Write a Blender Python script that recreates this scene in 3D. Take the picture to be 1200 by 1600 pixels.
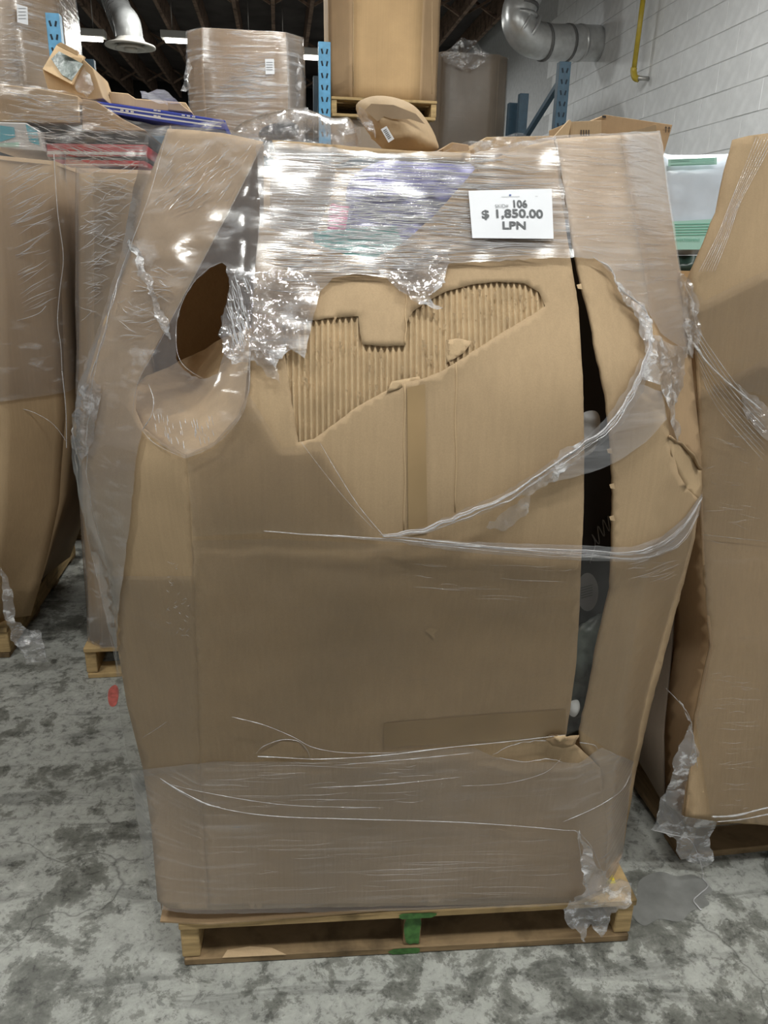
import bpy, bmesh, math, random
from mathutils import Vector, noise, geometry, Matrix

random.seed(7)
sc = bpy.context.scene
for o in list(bpy.data.objects):
    bpy.data.objects.remove(o)
COL = sc.collection

# ------------------------------------------------------------------ camera
F = 1200.0
CAM = Vector((0.0, 0.0, 1.55))
YAW, PITCH, ROLL = 0.1363, 0.3339, 0.022
_f = Vector((math.sin(YAW) * math.cos(PITCH), math.cos(YAW) * math.cos(PITCH), -math.sin(PITCH)))
_r0 = Vector((math.cos(YAW), -math.sin(YAW), 0))
_u0 = _r0.cross(_f)
_r = _r0 * math.cos(ROLL) + _u0 * math.sin(ROLL)
_u = _u0 * math.cos(ROLL) - _r0 * math.sin(ROLL)
cd = bpy.data.cameras.new('camera')
cam = bpy.data.objects.new('camera', cd)
COL.objects.link(cam)
M3 = Matrix((_r, _u, -_f)).transposed()
cam.matrix_world = Matrix.Translation(CAM) @ M3.to_4x4()
cd.sensor_fit = 'VERTICAL'
cd.sensor_height = 36.0
cd.lens = 36.0 * F / 1600.0
cd.clip_start = 0.02
cd.clip_end = 100
sc.camera = cam

# ------------------------------------------------------------------ view, world, lights
vs = sc.view_settings
vs.view_transform = 'Standard'
vs.look = 'None'
vs.gamma = 1.0
vs.use_curve_mapping = False
vs.exposure = 0.1
sc.cycles.transparent_max_bounces = 24
sc.cycles.max_bounces = 6
world = bpy.data.worlds.new('world')
sc.world = world
world.use_nodes = True
bg = world.node_tree.nodes['Background']
bg.inputs[0].default_value = (0.92, 0.97, 0.97, 1)
bg.inputs[1].default_value = 0.17
LAMP_W = 55.0
LAMP_COL = (0.985, 1.0, 0.965)
# (x, y, z): ceiling strip lamps; the far ones are in view
LAMPS = [(0.15, 0.05, 4.12), (-2.3, 0.5, 4.12), (2.4, -0.2, 4.12),
         (-2.2, 4.1, 4.12), (0.5, 4.4, 4.12), (2.3, 3.4, 4.12), (-0.5, 8.5, 4.12), (-0.4, -4.2, 4.12)]  # last three: unseen, added to brighten wall, duct and lower box front
FAR_LAMPS = [(85, 57), (330, 66), (500, 90)]   # placed at 12 m depth below


def ray(px, py):
    return _f + _r * ((px - 600) / F) + _u * ((800 - py) / F)


def PY(px, py, Y):
    d = ray(px, py)
    return CAM + d * (Y / d.y)


def PX(px, py, X):
    d = ray(px, py)
    return CAM + d * (X / d.x)


def PZ(px, py, z):
    d = ray(px, py)
    return CAM + d * ((z - CAM.z) / d.z)


# ------------------------------------------------------------------ materials
def nm(name):
    m = bpy.data.materials.new(name)
    m.use_nodes = True
    nt = m.node_tree
    nt.nodes.clear()
    return m, nt, nt.nodes.new('ShaderNodeOutputMaterial')


def nd(nt, t, **kw):
    n = nt.nodes.new(t)
    for k, v in kw.items():
        if k.startswith('i_'):
            n.inputs[k[2:].replace('_', ' ')].default_value = v
        elif k.startswith('n_'):
            n.inputs[int(k[2:])].default_value = v
        else:
            setattr(n, k, v)
    return n


def ramp(nt, stops, interp='LINEAR'):
    r = nt.nodes.new('ShaderNodeValToRGB')
    r.color_ramp.interpolation = interp
    el = r.color_ramp.elements
    while len(el) < len(stops):
        el.new(0.5)
    for e, (p, c) in zip(el, stops):
        e.position = p
        e.color = c if len(c) == 4 else (*c, 1)
    return r


def g(v):
    return (v, v, v, 1)


def coords(nt, scale=(1, 1, 1), rot=(0, 0, 0), kind='Object'):
    tc = nt.nodes.new('ShaderNodeTexCoord')
    mp = nt.nodes.new('ShaderNodeMapping')
    mp.inputs['Scale'].default_value = scale
    mp.inputs['Rotation'].default_value = rot
    nt.links.new(tc.outputs[kind], mp.inputs[0])
    return mp


def plain(name, col, rough=0.6, metal=0.0, spec=0.5, var=0.0, vscale=8.0, bump=0.0, emit=None):
    m, nt, out = nm(name)
    p = nd(nt, 'ShaderNodeBsdfPrincipled')
    p.inputs['Base Color'].default_value = (*col, 1)
    p.inputs['Roughness'].default_value = rough
    p.inputs['Metallic'].default_value = metal
    p.inputs['Specular IOR Level'].default_value = spec
    if var or bump:
        mp = coords(nt)
        n = nd(nt, 'ShaderNodeTexNoise', i_Scale=vscale, i_Detail=6.0)
        nt.links.new(mp.outputs[0], n.inputs[0])
        if var:
            r = ramp(nt, [(0.3, tuple(c * (1 - var) for c in col)), (0.7, tuple(min(1, c * (1 + var)) for c in col))])
            nt.links.new(n.outputs[0], r.inputs[0])
            nt.links.new(r.outputs[0], p.inputs['Base Color'])
        if bump:
            b = nd(nt, 'ShaderNodeBump', i_Strength=bump, i_Distance=0.01)
            nt.links.new(n.outputs[0], b.inputs['Height'])
            nt.links.new(b.outputs[0], p.inputs['Normal'])
    if emit:
        p.inputs['Emission Color'].default_value = (*emit[0], 1)
        p.inputs['Emission Strength'].default_value = emit[1]
    nt.links.new(p.outputs[0], out.inputs[0])
    return m


def cardboard(name, col, lines=0.04):
    """kraft liner: broad tone patches, faint vertical flute wash-through, fine fibre grain"""
    m, nt, out = nm(name)
    p = nd(nt, 'ShaderNodeBsdfPrincipled')
    p.inputs['Roughness'].default_value = 0.75
    p.inputs['Specular IOR Level'].default_value = 0.18
    mp = coords(nt)
    big = nd(nt, 'ShaderNodeTexNoise', i_Scale=3.2, i_Detail=4.0)
    fib = nd(nt, 'ShaderNodeTexNoise', i_Scale=420.0, i_Detail=2.0)
    mp2 = coords(nt, scale=(125, 125, 1.2))
    flu = nd(nt, 'ShaderNodeTexNoise', i_Scale=1.0, i_Detail=1.0)
    for a, b in ((mp, big), (mp, fib), (mp2, flu)):
        nt.links.new(a.outputs[0], b.inputs[0])
    c0 = tuple(c * 0.86 for c in col)
    c1 = tuple(c * 1.1 for c in col)
    r = ramp(nt, [(0.3, c0), (0.7, c1)])
    nt.links.new(big.outputs[0], r.inputs[0])
    mix = nd(nt, 'ShaderNodeMath', operation='MULTIPLY_ADD')
    nt.links.new(fib.outputs[0], mix.inputs[0])
    mix.inputs[1].default_value = 0.22
    mix.inputs[2].default_value = 0.89
    mix2 = nd(nt, 'ShaderNodeMath', operation='MULTIPLY_ADD')
    nt.links.new(flu.outputs[0], mix2.inputs[0])
    mix2.inputs[1].default_value = lines * 3
    mix2.inputs[2].default_value = 1 - lines * 1.5
    mm = nd(nt, 'ShaderNodeMath', operation='MULTIPLY')
    nt.links.new(mix.outputs[0], mm.inputs[0])
    nt.links.new(mix2.outputs[0], mm.inputs[1])
    vm = nd(nt, 'ShaderNodeVectorMath', operation='SCALE')
    nt.links.new(r.outputs[0], vm.inputs[0])
    nt.links.new(mm.outputs[0], vm.inputs['Scale'])
    nt.links.new(vm.outputs[0], p.inputs['Base Color'])
    b = nd(nt, 'ShaderNodeBump', i_Strength=0.12, i_Distance=0.004)
    nt.links.new(flu.outputs[0], b.inputs['Height'])
    nt.links.new(b.outputs[0], p.inputs['Normal'])
    nt.links.new(p.outputs[0], out.inputs[0])
    return m


def film(name, haze=0.10, streak=0.35, scale=(3, 3, 70), rot=(0, 0, 0), bump=0.5, rough=0.14, lo=0.52, hi=0.72,
         tint=(0.97, 0.955, 0.95), white=(0.80, 0.80, 0.82), gloss=1.6, dist=0.004, patch=0.8):
    """clear polyethylene: mostly transparent, stretched creases catch light"""
    m, nt, out = nm(name)
    mp = coords(nt, scale=scale, rot=rot)
    n1 = nd(nt, 'ShaderNodeTexNoise', i_Scale=1.0, i_Detail=5.0, i_Roughness=0.62, i_Distortion=0.35)
    nt.links.new(mp.outputs[0], n1.inputs[0])
    mb = coords(nt)
    n2 = nd(nt, 'ShaderNodeTexNoise', i_Scale=5.5, i_Detail=3.0)
    nt.links.new(mb.outputs[0], n2.inputs[0])
    r1 = ramp(nt, [(lo, g(0)), (hi, g(1))])
    nt.links.new(n1.outputs[0], r1.inputs[0])
    r2 = ramp(nt, [(0.35, g(1 - patch)), (0.65, g(1))])
    nt.links.new(n2.outputs[0], r2.inputs[0])
    s = nd(nt, 'ShaderNodeMath', operation='MULTIPLY')
    nt.links.new(r1.outputs[0], s.inputs[0])
    nt.links.new(r2.outputs[0], s.inputs[1])
    f = nd(nt, 'ShaderNodeMath', operation='MULTIPLY_ADD', use_clamp=True)
    nt.links.new(s.outputs[0], f.inputs[0])
    f.inputs[1].default_value = streak
    hz = nd(nt, 'ShaderNodeMath', operation='MULTIPLY_ADD')
    nt.links.new(n2.outputs[0], hz.inputs[0])
    hz.inputs[1].default_value = haze * 0.9
    hz.inputs[2].default_value = haze * 0.55
    nt.links.new(hz.outputs[0], f.inputs[2])
    b = nd(nt, 'ShaderNodeBump', i_Strength=bump, i_Distance=dist)
    nt.links.new(n1.outputs[0], b.inputs['Height'])
    tr = nd(nt, 'ShaderNodeBsdfTransparent')
    tr.inputs[0].default_value = (*tint, 1)
    df = nd(nt, 'ShaderNodeBsdfDiffuse')
    df.inputs[0].default_value = (*white, 1)
    nt.links.new(b.outputs[0], df.inputs['Normal'])
    gl = nd(nt, 'ShaderNodeBsdfGlossy')
    gl.inputs['Roughness'].default_value = rough
    nt.links.new(b.outputs[0], gl.inputs['Normal'])
    m1 = nd(nt, 'ShaderNodeMixShader')
    nt.links.new(f.outputs[0], m1.inputs[0])
    nt.links.new(tr.outputs[0], m1.inputs[1])
    nt.links.new(df.outputs[0], m1.inputs[2])
    fr = nd(nt, 'ShaderNodeFresnel', i_IOR=1.5)
    nt.links.new(b.outputs[0], fr.inputs['Normal'])
    fm = nd(nt, 'ShaderNodeMath', operation='MULTIPLY', use_clamp=True)
    nt.links.new(fr.outputs[0], fm.inputs[0])
    fm.inputs[1].default_value = gloss
    cl = nd(nt, 'ShaderNodeMath', operation='MINIMUM')
    nt.links.new(fm.outputs[0], cl.inputs[0])
    cl.inputs[1].default_value = 0.5
    m2 = nd(nt, 'ShaderNodeMixShader')
    nt.links.new(cl.outputs[0], m2.inputs[0])
    nt.links.new(m1.outputs[0], m2.inputs[1])
    nt.links.new(gl.outputs[0], m2.inputs[2])
    nt.links.new(m2.outputs[0], out.inputs[0])
    return m


def wood(name, col, green=None):
    m, nt, out = nm(name)
    p = nd(nt, 'ShaderNodeBsdfPrincipled')
    p.inputs['Roughness'].default_value = 0.8
    p.inputs['Specular IOR Level'].default_value = 0.2
    mp = coords(nt, scale=(4, 4, 45))
    n = nd(nt, 'ShaderNodeTexNoise', i_Scale=1.5, i_Detail=7.0, i_Roughness=0.65, i_Distortion=0.6)
    nt.links.new(mp.outputs[0], n.inputs[0])
    r = ramp(nt, [(0.25, tuple(c * 0.45 for c in col)), (0.5, tuple(c * 0.85 for c in col)), (0.75, tuple(c * 1.15 for c in col))])
    nt.links.new(n.outputs[0], r.inputs[0])
    mp2 = coords(nt)
    n2 = nd(nt, 'ShaderNodeTexNoise', i_Scale=9.0, i_Detail=5.0)
    nt.links.new(mp2.outputs[0], n2.inputs[0])
    r2 = ramp(nt, [(0.3, g(0.35)), (0.5, g(1))])
    nt.links.new(n2.outputs[0], r2.inputs[0])
    mx = nd(nt, 'ShaderNodeMix', data_type='RGBA', blend_type='MULTIPLY')
    mx.inputs[0].default_value = 1.0
    nt.links.new(r.outputs[0], mx.inputs[6])
    nt.links.new(r2.outputs[0], mx.inputs[7])
    last = mx.outputs[2]
    nt.links.new(last, p.inputs['Base Color'])
    b = nd(nt, 'ShaderNodeBump', i_Strength=0.35, i_Distance=0.004)
    nt.links.new(n.outputs[0], b.inputs['Height'])
    nt.links.new(b.outputs[0], p.inputs['Normal'])
    nt.links.new(p.outputs[0], out.inputs[0])
    return m


def concrete(name):
    """worn painted slab: pale paint flaking to grey, dark grime and tyre scuffs, hairline cracks"""
    m, nt, out = nm(name)
    p = nd(nt, 'ShaderNodeBsdfPrincipled')
    p.inputs['Specular IOR Level'].default_value = 0.3
    mp = coords(nt)

    def nz(scale, detail, rough, dist, src=mp):
        n = nd(nt, 'ShaderNodeTexNoise', i_Scale=scale, i_Detail=detail, i_Roughness=rough, i_Distortion=dist)
        nt.links.new(src.outputs[0], n.inputs[0])
        return n

    def mul(a, b, f=1.0):
        mx = nd(nt, 'ShaderNodeMix', data_type='RGBA', blend_type='MULTIPLY')
        mx.inputs[0].default_value = f
        nt.links.new(a, mx.inputs[6])
        nt.links.new(b, mx.inputs[7])
        return mx.outputs[2]

    def via(n, stops):
        r = ramp(nt, stops)
        nt.links.new(n.outputs[0], r.inputs[0])
        return r.outputs[0]
    n1 = nz(8.0, 13.0, 0.72, 0.25)
    n2 = nz(26.0, 9.0, 0.72, 0.4)
    big = nz(1.3, 4.0, 0.55, 0.6)
    # shift the flake threshold by broad wear
    ad = nd(nt, 'ShaderNodeMath', operation='MULTIPLY_ADD')
    nt.links.new(big.outputs[0], ad.inputs[0])
    ad.inputs[1].default_value = 0.45
    nt.links.new(n1.outputs[0], ad.inputs[2])
    flake = ramp(nt, [(0.60, (0.15, 0.152, 0.135)), (0.66, (0.215, 0.218, 0.196)), (0.695, (0.28, 0.284, 0.258)), (0.705, (0.40, 0.407, 0.375)), (0.88, (0.45, 0.457, 0.425))])
    nt.links.new(ad.outputs[0], flake.inputs[0])
    c = mul(flake.outputs[0], via(n2, [(0.40, g(0.52)), (0.445, g(0.86)), (0.60, g(1.0)), (0.68, g(1.18))]))
    c = mul(c, via(nz(70.0, 5.0, 0.7, 0.5), [(0.33, g(0.7)), (0.47, g(1.0))]))
    ms = coords(nt, scale=(1.1, 5.0, 1), rot=(0, 0, 0.45))
    c = mul(c, via(nz(2.4, 8.0, 0.62, 0.8, ms), [(0.36, g(0.5)), (0.46, g(1))]), 0.75)
    c = mul(c, via(nz(0.75, 3.0, 0.5, 0.3), [(0.34, g(0.72)), (0.52, g(1))]))
    mw = nz(2.6, 4.0, 0.5, 0.0)
    va = nd(nt, 'ShaderNodeVectorMath', operation='MULTIPLY_ADD')
    nt.links.new(mw.outputs[1], va.inputs[0])
    va.inputs[1].default_value = (0.9, 0.9, 0.9)
    nt.links.new(mp.outputs[0], va.inputs[2])
    vo = nd(nt, 'ShaderNodeTexVoronoi', feature='DISTANCE_TO_EDGE', i_Scale=0.8)
    nt.links.new(va.outputs[0], vo.inputs['Vector'])
    cr = ramp(nt, [(0.0015, g(0.5)), (0.005, g(1))])
    nt.links.new(vo.outputs['Distance'], cr.inputs[0])
    c = mul(c, cr.outputs[0])
    nt.links.new(c, p.inputs['Base Color'])
    nt.links.new(via(n1, [(0.4, g(0.45)), (0.6, g(0.65))]), p.inputs['Roughness'])
    b = nd(nt, 'ShaderNodeBump', i_Strength=0.3, i_Distance=0.003)
    nt.links.new(n1.outputs[0], b.inputs['Height'])
    nt.links.new(b.outputs[0], p.inputs['Normal'])
    nt.links.new(p.outputs[0], out.inputs[0])
    return m


MAT = {}
MAT['card'] = cardboard('cardboard_tan', (0.43, 0.308, 0.185))
MAT['card_light'] = cardboard('cardboard_light', (0.50, 0.36, 0.215))
MAT['card_brown'] = cardboard('cardboard_brown', (0.40, 0.272, 0.158))
MAT['card_inner'] = cardboard('cardboard_inner', (0.36, 0.25, 0.145))
MAT['card_orange'] = cardboard('cardboard_orange', (0.47, 0.315, 0.165))
MAT['card_grey'] = cardboard('cardboard_grey', (0.27, 0.215, 0.165))
MAT['flute'] = plain('fluting_paper', (0.50, 0.37, 0.225), 0.85, spec=0.1, var=0.12, vscale=30)
MAT['tape'] = plain('tape_strip', (0.36, 0.245, 0.125), 0.3, spec=0.5, var=0.08)
MAT['film_top'] = film('film_top_band', 0.11, 0.42, (2.2, 2.2, 95), bump=0.5, rough=0.2, lo=0.47, hi=0.66, gloss=2.8, dist=0.0014)
MAT['film_body'] = film('film_body', 0.02, 0.05, (5, 5, 60), bump=0.35, rough=0.25, lo=0.6, hi=0.78, gloss=0.9, tint=(0.95, 0.94, 0.92))
MAT['film_low'] = film('film_low', 0.10, 0.16, (4, 4, 75), bump=0.4, rough=0.28, lo=0.52, hi=0.75, gloss=1.0, tint=(0.95, 0.94, 0.93))
MAT['film_side'] = film('film_side', 0.09, 0.30, (9, 9, 26), rot=(0, 0.5, 0), bump=0.5, rough=0.16, lo=0.55, hi=0.7, gloss=2.2, dist=0.002)
MAT['film_right'] = film('film_right', 0.15, 0.22, (4, 4, 110), bump=0.5, rough=0.25, lo=0.5, hi=0.75, gloss=1.0)
MAT['film_crumple'] = film('film_crumple', 0.10, 0.62, (13, 13, 22), bump=1.0, rough=0.12, lo=0.53, hi=0.63, gloss=2.6, patch=0.6, dist=0.006)
MAT['film_back'] = film('film_back', 0.10, 0.50, (3, 3, 42), rot=(0, 0.12, 0), bump=0.7, rough=0.16, lo=0.5, hi=0.66, gloss=2.4)
MAT['film_tail'] = film('film_tail', 0.17, 0.75, (22, 22, 34), bump=1.0, rough=0.12, lo=0.5, hi=0.64, gloss=2.6, patch=0.5, dist=0.006)
MAT['film_sleeve'] = film('film_sleeve', 0.07, 0.42, (3, 3, 42), rot=(0, 0.12, 0), bump=0.6, rough=0.16, lo=0.5, hi=0.66, gloss=2.2)
MAT['strand'] = film('film_strand', 0.34, 0.5, (16, 16, 200), bump=0.6, rough=0.15, white=(0.85, 0.85, 0.87), gloss=2.2)
MAT['wood'] = wood('pallet_wood', (0.50, 0.35, 0.17))
MAT['wood_grey'] = wood('pallet_wood_grey', (0.27, 0.185, 0.10))
MAT['wood_dark'] = wood('joist_wood', (0.26, 0.18, 0.135))
MAT['green_paint'] = plain('green_spray_paint', (0.055, 0.15, 0.035), 0.7, var=0.45, vscale=60)
MAT['floor'] = concrete('worn_concrete')
MAT['wall'] = plain('white_block_paint', (0.74, 0.757, 0.772), 0.62, var=0.07, vscale=14, bump=0.22)
MAT['mortar'] = plain('mortar_paint', (0.50, 0.51, 0.52), 0.8, var=0.1, vscale=20)
MAT['dark_deck'] = plain('dark_roof_deck', (0.07, 0.062, 0.06), 0.9, var=0.3, vscale=3)
MAT['dark_wall'] = plain('dark_far_wall', (0.016, 0.015, 0.015), 0.95)
MAT['blue'] = plain('blue_rack_paint', (0.075, 0.255, 0.43), 0.4, var=0.15, vscale=25)
MAT['navy'] = plain('navy_rack_paint', (0.018, 0.055, 0.09), 0.45, var=0.15, vscale=25)
MAT['slot'] = plain('slot_shadow', (0.012, 0.02, 0.03), 0.9)
MAT['galv'] = plain('galvanised_sheet', (0.58, 0.59, 0.59), 0.32, metal=0.5, var=0.12, vscale=18)
MAT['galv_dark'] = plain('duct_joint_sealant', (0.16, 0.16, 0.16), 0.6, var=0.2)
MAT['diffuser'] = plain('diffuser_paint', (0.52, 0.50, 0.46), 0.5)
MAT['yellow'] = plain('yellow_gas_paint', (0.44, 0.33, 0.035), 0.4, var=0.12, vscale=20)
MAT['steel'] = plain('bare_steel', (0.45, 0.44, 0.42), 0.4, metal=0.7)
MAT['lampbody'] = plain('lamp_housing', (0.55, 0.55, 0.53), 0.5)
MAT['tube'] = plain('lamp_tube', (1, 1, 0.95), 0.5, emit=((1.0, 0.96, 0.86), 9.0))
MAT['paper'] = plain('white_paper', (0.72, 0.73, 0.76), 0.6, spec=0.3)
MAT['ink'] = plain('grey_ink', (0.11, 0.115, 0.12), 0.7)
MAT['ink_light'] = plain('light_grey_ink', (0.25, 0.26, 0.27), 0.7)
MAT['ink_blue'] = plain('blue_ink', (0.06, 0.10, 0.30), 0.6)
MAT['print'] = plain('brown_print', (0.075, 0.05, 0.035), 0.7)
MAT['black'] = plain('black_plastic', (0.012, 0.012, 0.013), 0.35, var=0.2)
MAT['black_matte'] = plain('black_carton', (0.022, 0.021, 0.022), 0.5)
MAT['purple'] = plain('purple_bag', (0.135, 0.13, 0.36), 0.4, var=0.25, vscale=9)
MAT['pink'] = plain('pink_carton', (0.55, 0.05, 0.20), 0.45)
MAT['teal'] = plain('teal_carton', (0.05, 0.27, 0.26), 0.45)
MAT['greybag'] = plain('grey_green_bag', (0.10, 0.125, 0.115), 0.35, var=0.4, vscale=22, bump=0.4)
MAT['red'] = plain('red_carton', (0.42, 0.018, 0.030), 0.4, var=0.15)
MAT['navyblue'] = plain('blue_print', (0.025, 0.045, 0.32), 0.4)
MAT['cyan'] = plain('cyan_print', (0.12, 0.45, 0.58), 0.4)
MAT['whitebox'] = plain('white_carton', (0.62, 0.63, 0.64), 0.45)
MAT['poly'] = plain('white_poly_pack', (0.62, 0.68, 0.76), 0.25, var=0.05, vscale=9, bump=0.25)
MAT['mint'] = plain('mint_print', (0.40, 0.66, 0.57), 0.4)
MAT['mint_dark'] = plain('mint_text', (0.16, 0.45, 0.34), 0.5)
MAT['darkgreen'] = plain('dark_green_poly', (0.022, 0.045, 0.035), 0.3, var=0.5, vscale=30)
MAT['grey_mailer'] = plain('taupe_mailer', (0.29, 0.205, 0.125), 0.42, var=0.15)
MAT['charcoal'] = plain('charcoal_mailer', (0.04, 0.042, 0.05), 0.35)
MAT['red_mark'] = plain('red_floor_paint', (0.52, 0.13, 0.11), 0.6, var=0.3, vscale=40)
MAT['patch'] = plain('dark_floor_patch', (0.185, 0.187, 0.178), 0.5, var=0.14, vscale=25)
MAT['yellow_tag'] = plain('yellow_sticker', (0.62, 0.5, 0.03), 0.5)


# ------------------------------------------------------------------ mesh helpers
def thing(name, label, cat, loc=(0, 0, 0), group=None):
    o = bpy.data.objects.new(name, None)
    o.empty_display_size = 0.1
    COL.objects.link(o)
    o.location = loc
    o['label'] = label
    o['category'] = cat
    if group:
        o['group'] = group
    return o


def tag(o, label, cat, group=None):
    o['label'] = label
    o['category'] = cat
    if group:
        o['group'] = group
    return o


def root_loc(p):
    v = Vector((0, 0, 0))
    while p is not None:
        v += p.location
        p = p.parent
    return v


def mesh(name, vs_, fs, mat, parent=None, smooth=False, solid=0.0, origin=None, label=None, bevel=0.0):
    """world-space vertices -> one mesh object, relative to its parent's (unrotated) place"""
    base = root_loc(parent)
    if parent is None and origin is not None:
        base = Vector(origin)
    me = bpy.data.meshes.new(name)
    me.from_pydata([tuple(Vector(v) - base) for v in vs_], [], fs)
    me.update()
    if smooth:
        me.polygons.foreach_set('use_smooth', [True] * len(me.polygons))
    me.materials.append(MAT[mat] if isinstance(mat, str) else mat)
    o = bpy.data.objects.new(name, me)
    COL.objects.link(o)
    if parent is not None:
        o.parent = parent
    else:
        o.location = base
    if solid:
        md = o.modifiers.new('thickness', 'SOLIDIFY')
        md.thickness = solid
        md.offset = -1
    if bevel:
        md = o.modifiers.new('bevel', 'BEVEL')
        md.width = bevel
        md.segments = 2
        md.limit_method = 'ANGLE'
    if label:
        o['label'] = label
    return o


def boxgeo(c, s, rot=None):
    c = Vector(c)
    hx, hy, hz = s[0] / 2, s[1] / 2, s[2] / 2
    vs_ = [Vector((x, y, z)) for x in (-hx, hx) for y in (-hy, hy) for z in (-hz, hz)]
    if rot is not None:
        vs_ = [rot @ v for v in vs_]
    vs_ = [c + v for v in vs_]
    fs = [(0, 1, 3, 2), (4, 6, 7, 5), (0, 4, 5, 1), (2, 3, 7, 6), (0, 2, 6, 4), (1, 5, 7, 3)]
    return vs_, fs


def box(name, c, s, mat, parent=None, rot=None, bevel=0.0, **kw):
    v, f = boxgeo(c, s, rot)
    return mesh(name, v, f, mat, parent, bevel=bevel, **kw)


def bar(name, a, b, w, h, mat, parent=None, **kw):
    """square bar between two points"""
    a, b = Vector(a), Vector(b)
    d = (b - a)
    L = d.length
    z = d.normalized()
    up = Vector((0, 1, 0)) if abs(z.y) < 0.9 else Vector((1, 0, 0))
    x = up.cross(z).normalized()
    y = z.cross(x)
    R = Matrix((x, y, z)).transposed()
    v, f = boxgeo((a + b) / 2, (w, h, L), R)
    return mesh(name, v, f, mat, parent, **kw)


def catmull(pts, n=8, closed=False):
    pts = [Vector(p) for p in pts]
    out = []
    N = len(pts)
    rng = range(N) if closed else range(N - 1)
    for i in rng:
        if closed:
            p0, p1, p2, p3 = pts[(i - 1) % N], pts[i], pts[(i + 1) % N], pts[(i + 2) % N]
        else:
            p0, p1, p2, p3 = pts[max(i - 1, 0)], pts[i], pts[i + 1], pts[min(i + 2, N - 1)]
        for k in range(n):
            t = k / n
            out.append(0.5 * ((2 * p1) + (p2 - p0) * t + (2 * p0 - 5 * p1 + 4 * p2 - p3) * t * t + (3 * p1 - p0 - 3 * p2 + p3) * t ** 3))
    if not closed:
        out.append(pts[-1])
    return out


def tubegeo(path, rad, n=8, flat=1.0, caps=True):
    path = [Vector(p) for p in path]
    vs_, fs = [], []
    prev = None
    for i, p in enumerate(path):
        d = (path[min(i + 1, len(path) - 1)] - path[max(i - 1, 0)]).normalized()
        if prev is None:
            a = Vector((0, 0, 1)) if abs(d.z) < 0.9 else Vector((1, 0, 0))
            x = a.cross(d).normalized()
        else:
            x = (prev - d * prev.dot(d)).normalized()
        prev = x
        y = d.cross(x)
        r = rad(i / max(1, len(path) - 1)) if callable(rad) else rad
        for k in range(n):
            a = 2 * math.pi * k / n
            vs_.append(p + x * (r * math.cos(a)) + y * (r * flat * math.sin(a)))
    for i in range(len(path) - 1):
        for k in range(n):
            a, b = i * n + k, i * n + (k + 1) % n
            fs.append((a, b, b + n, a + n))
    if caps:
        fs.append(tuple(range(n - 1, -1, -1)))
        m = (len(path) - 1) * n
        fs.append(tuple(range(m, m + n)))
    return vs_, fs


def tube(name, path, rad, mat, parent=None, n=8, flat=1.0, **kw):
    v, f = tubegeo(path, rad, n, flat)
    return mesh(name, v, f, mat, parent, smooth=True, **kw)


def inside(p, poly):
    x, y = p
    c = False
    j = len(poly) - 1
    for i in range(len(poly)):
        xi, yi = poly[i]
        xj, yj = poly[j]
        if (yi > y) != (yj > y) and x < (xj - xi) * (y - yi) / (yj - yi) + xi:
            c = not c
        j = i
    return c


def rough_poly(poly, step, jit=0.0, seed=0):
    rnd = random.Random(seed)
    out = []
    for i, a in enumerate(poly):
        b = poly[(i + 1) % len(poly)]
        L = math.hypot(b[0] - a[0], b[1] - a[1])
        n = max(1, int(L / step))
        for k in range(n):
            t = k / n
            out.append((a[0] + (b[0] - a[0]) * t + rnd.uniform(-jit, jit) * (k > 0), a[1] + (b[1] - a[1]) * t + rnd.uniform(-jit, jit) * (k > 0)))
    return out


def triang(poly, step=12, holes=(), jit=0.0, seed=0):
    """plane polygon (outline points) -> interior triangulation with a regular set of inner points"""
    polys = [rough_poly(poly, step, jit, seed)] + [rough_poly(h, step * 0.6, jit, seed + 1) for h in holes]
    pts, faces = [], []
    for q in polys:
        faces.append(list(range(len(pts), len(pts) + len(q))))
        pts += [Vector((p[0], p[1])) for p in q]
    xs = [p[0] for p in polys[0]]
    ys = [p[1] for p in polys[0]]
    bpts = [(p[0], p[1]) for p in pts]
    y = min(ys) + step * 0.5
    row = 0
    while y < max(ys):
        x = min(xs) + step * (0.5 if row % 2 else 0.9)
        while x < max(xs):
            if inside((x, y), polys[0]) and not any(inside((x, y), h) for h in polys[1:]):
                if all((x - b[0]) ** 2 + (y - b[1]) ** 2 > (step * 0.45) ** 2 for b in bpts):
                    pts.append(Vector((x, y)))
            x += step
        y += step * 0.87
        row += 1
    r = geometry.delaunay_2d_cdt(pts, [], faces, 2 if holes else 1, 1e-4)
    vv, ff = r[0], [tuple(f) for f in r[2]]
    if holes:
        ff = [f for f in ff if not any(inside((sum(vv[i].x for i in f) / 3, sum(vv[i].y for i in f) / 3), h) for h in polys[1:])]
    return [(v.x, v.y) for v in vv], ff


def facing(vs_, fs):
    """orient faces toward the viewer's side"""
    out = []
    for f in fs:
        a, b, c = (Vector(vs_[i]) for i in f[:3])
        n = (b - a).cross(c - a)
        out.append(f if n.dot(CAM - a) > 0 else tuple(reversed(f)))
    return out


def sheet(name, poly, depth, mat, parent, step=12, holes=(), jit=0.0, seed=0, solid=0.0, disp=None, smooth=True, label=None, zmin=None):
    v2, fs = triang(poly, step, holes, jit, seed)
    vs_ = [PY(x, y, depth(x, y)) for x, y in v2]
    if disp:
        vs_ = [v + disp(v) for v in vs_]
    if zmin:
        for v in vs_:
            v.z = max(v.z, zmin)
    return mesh(name, vs_, facing(vs_, fs), mat, parent, smooth=smooth, solid=solid, label=label)


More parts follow.
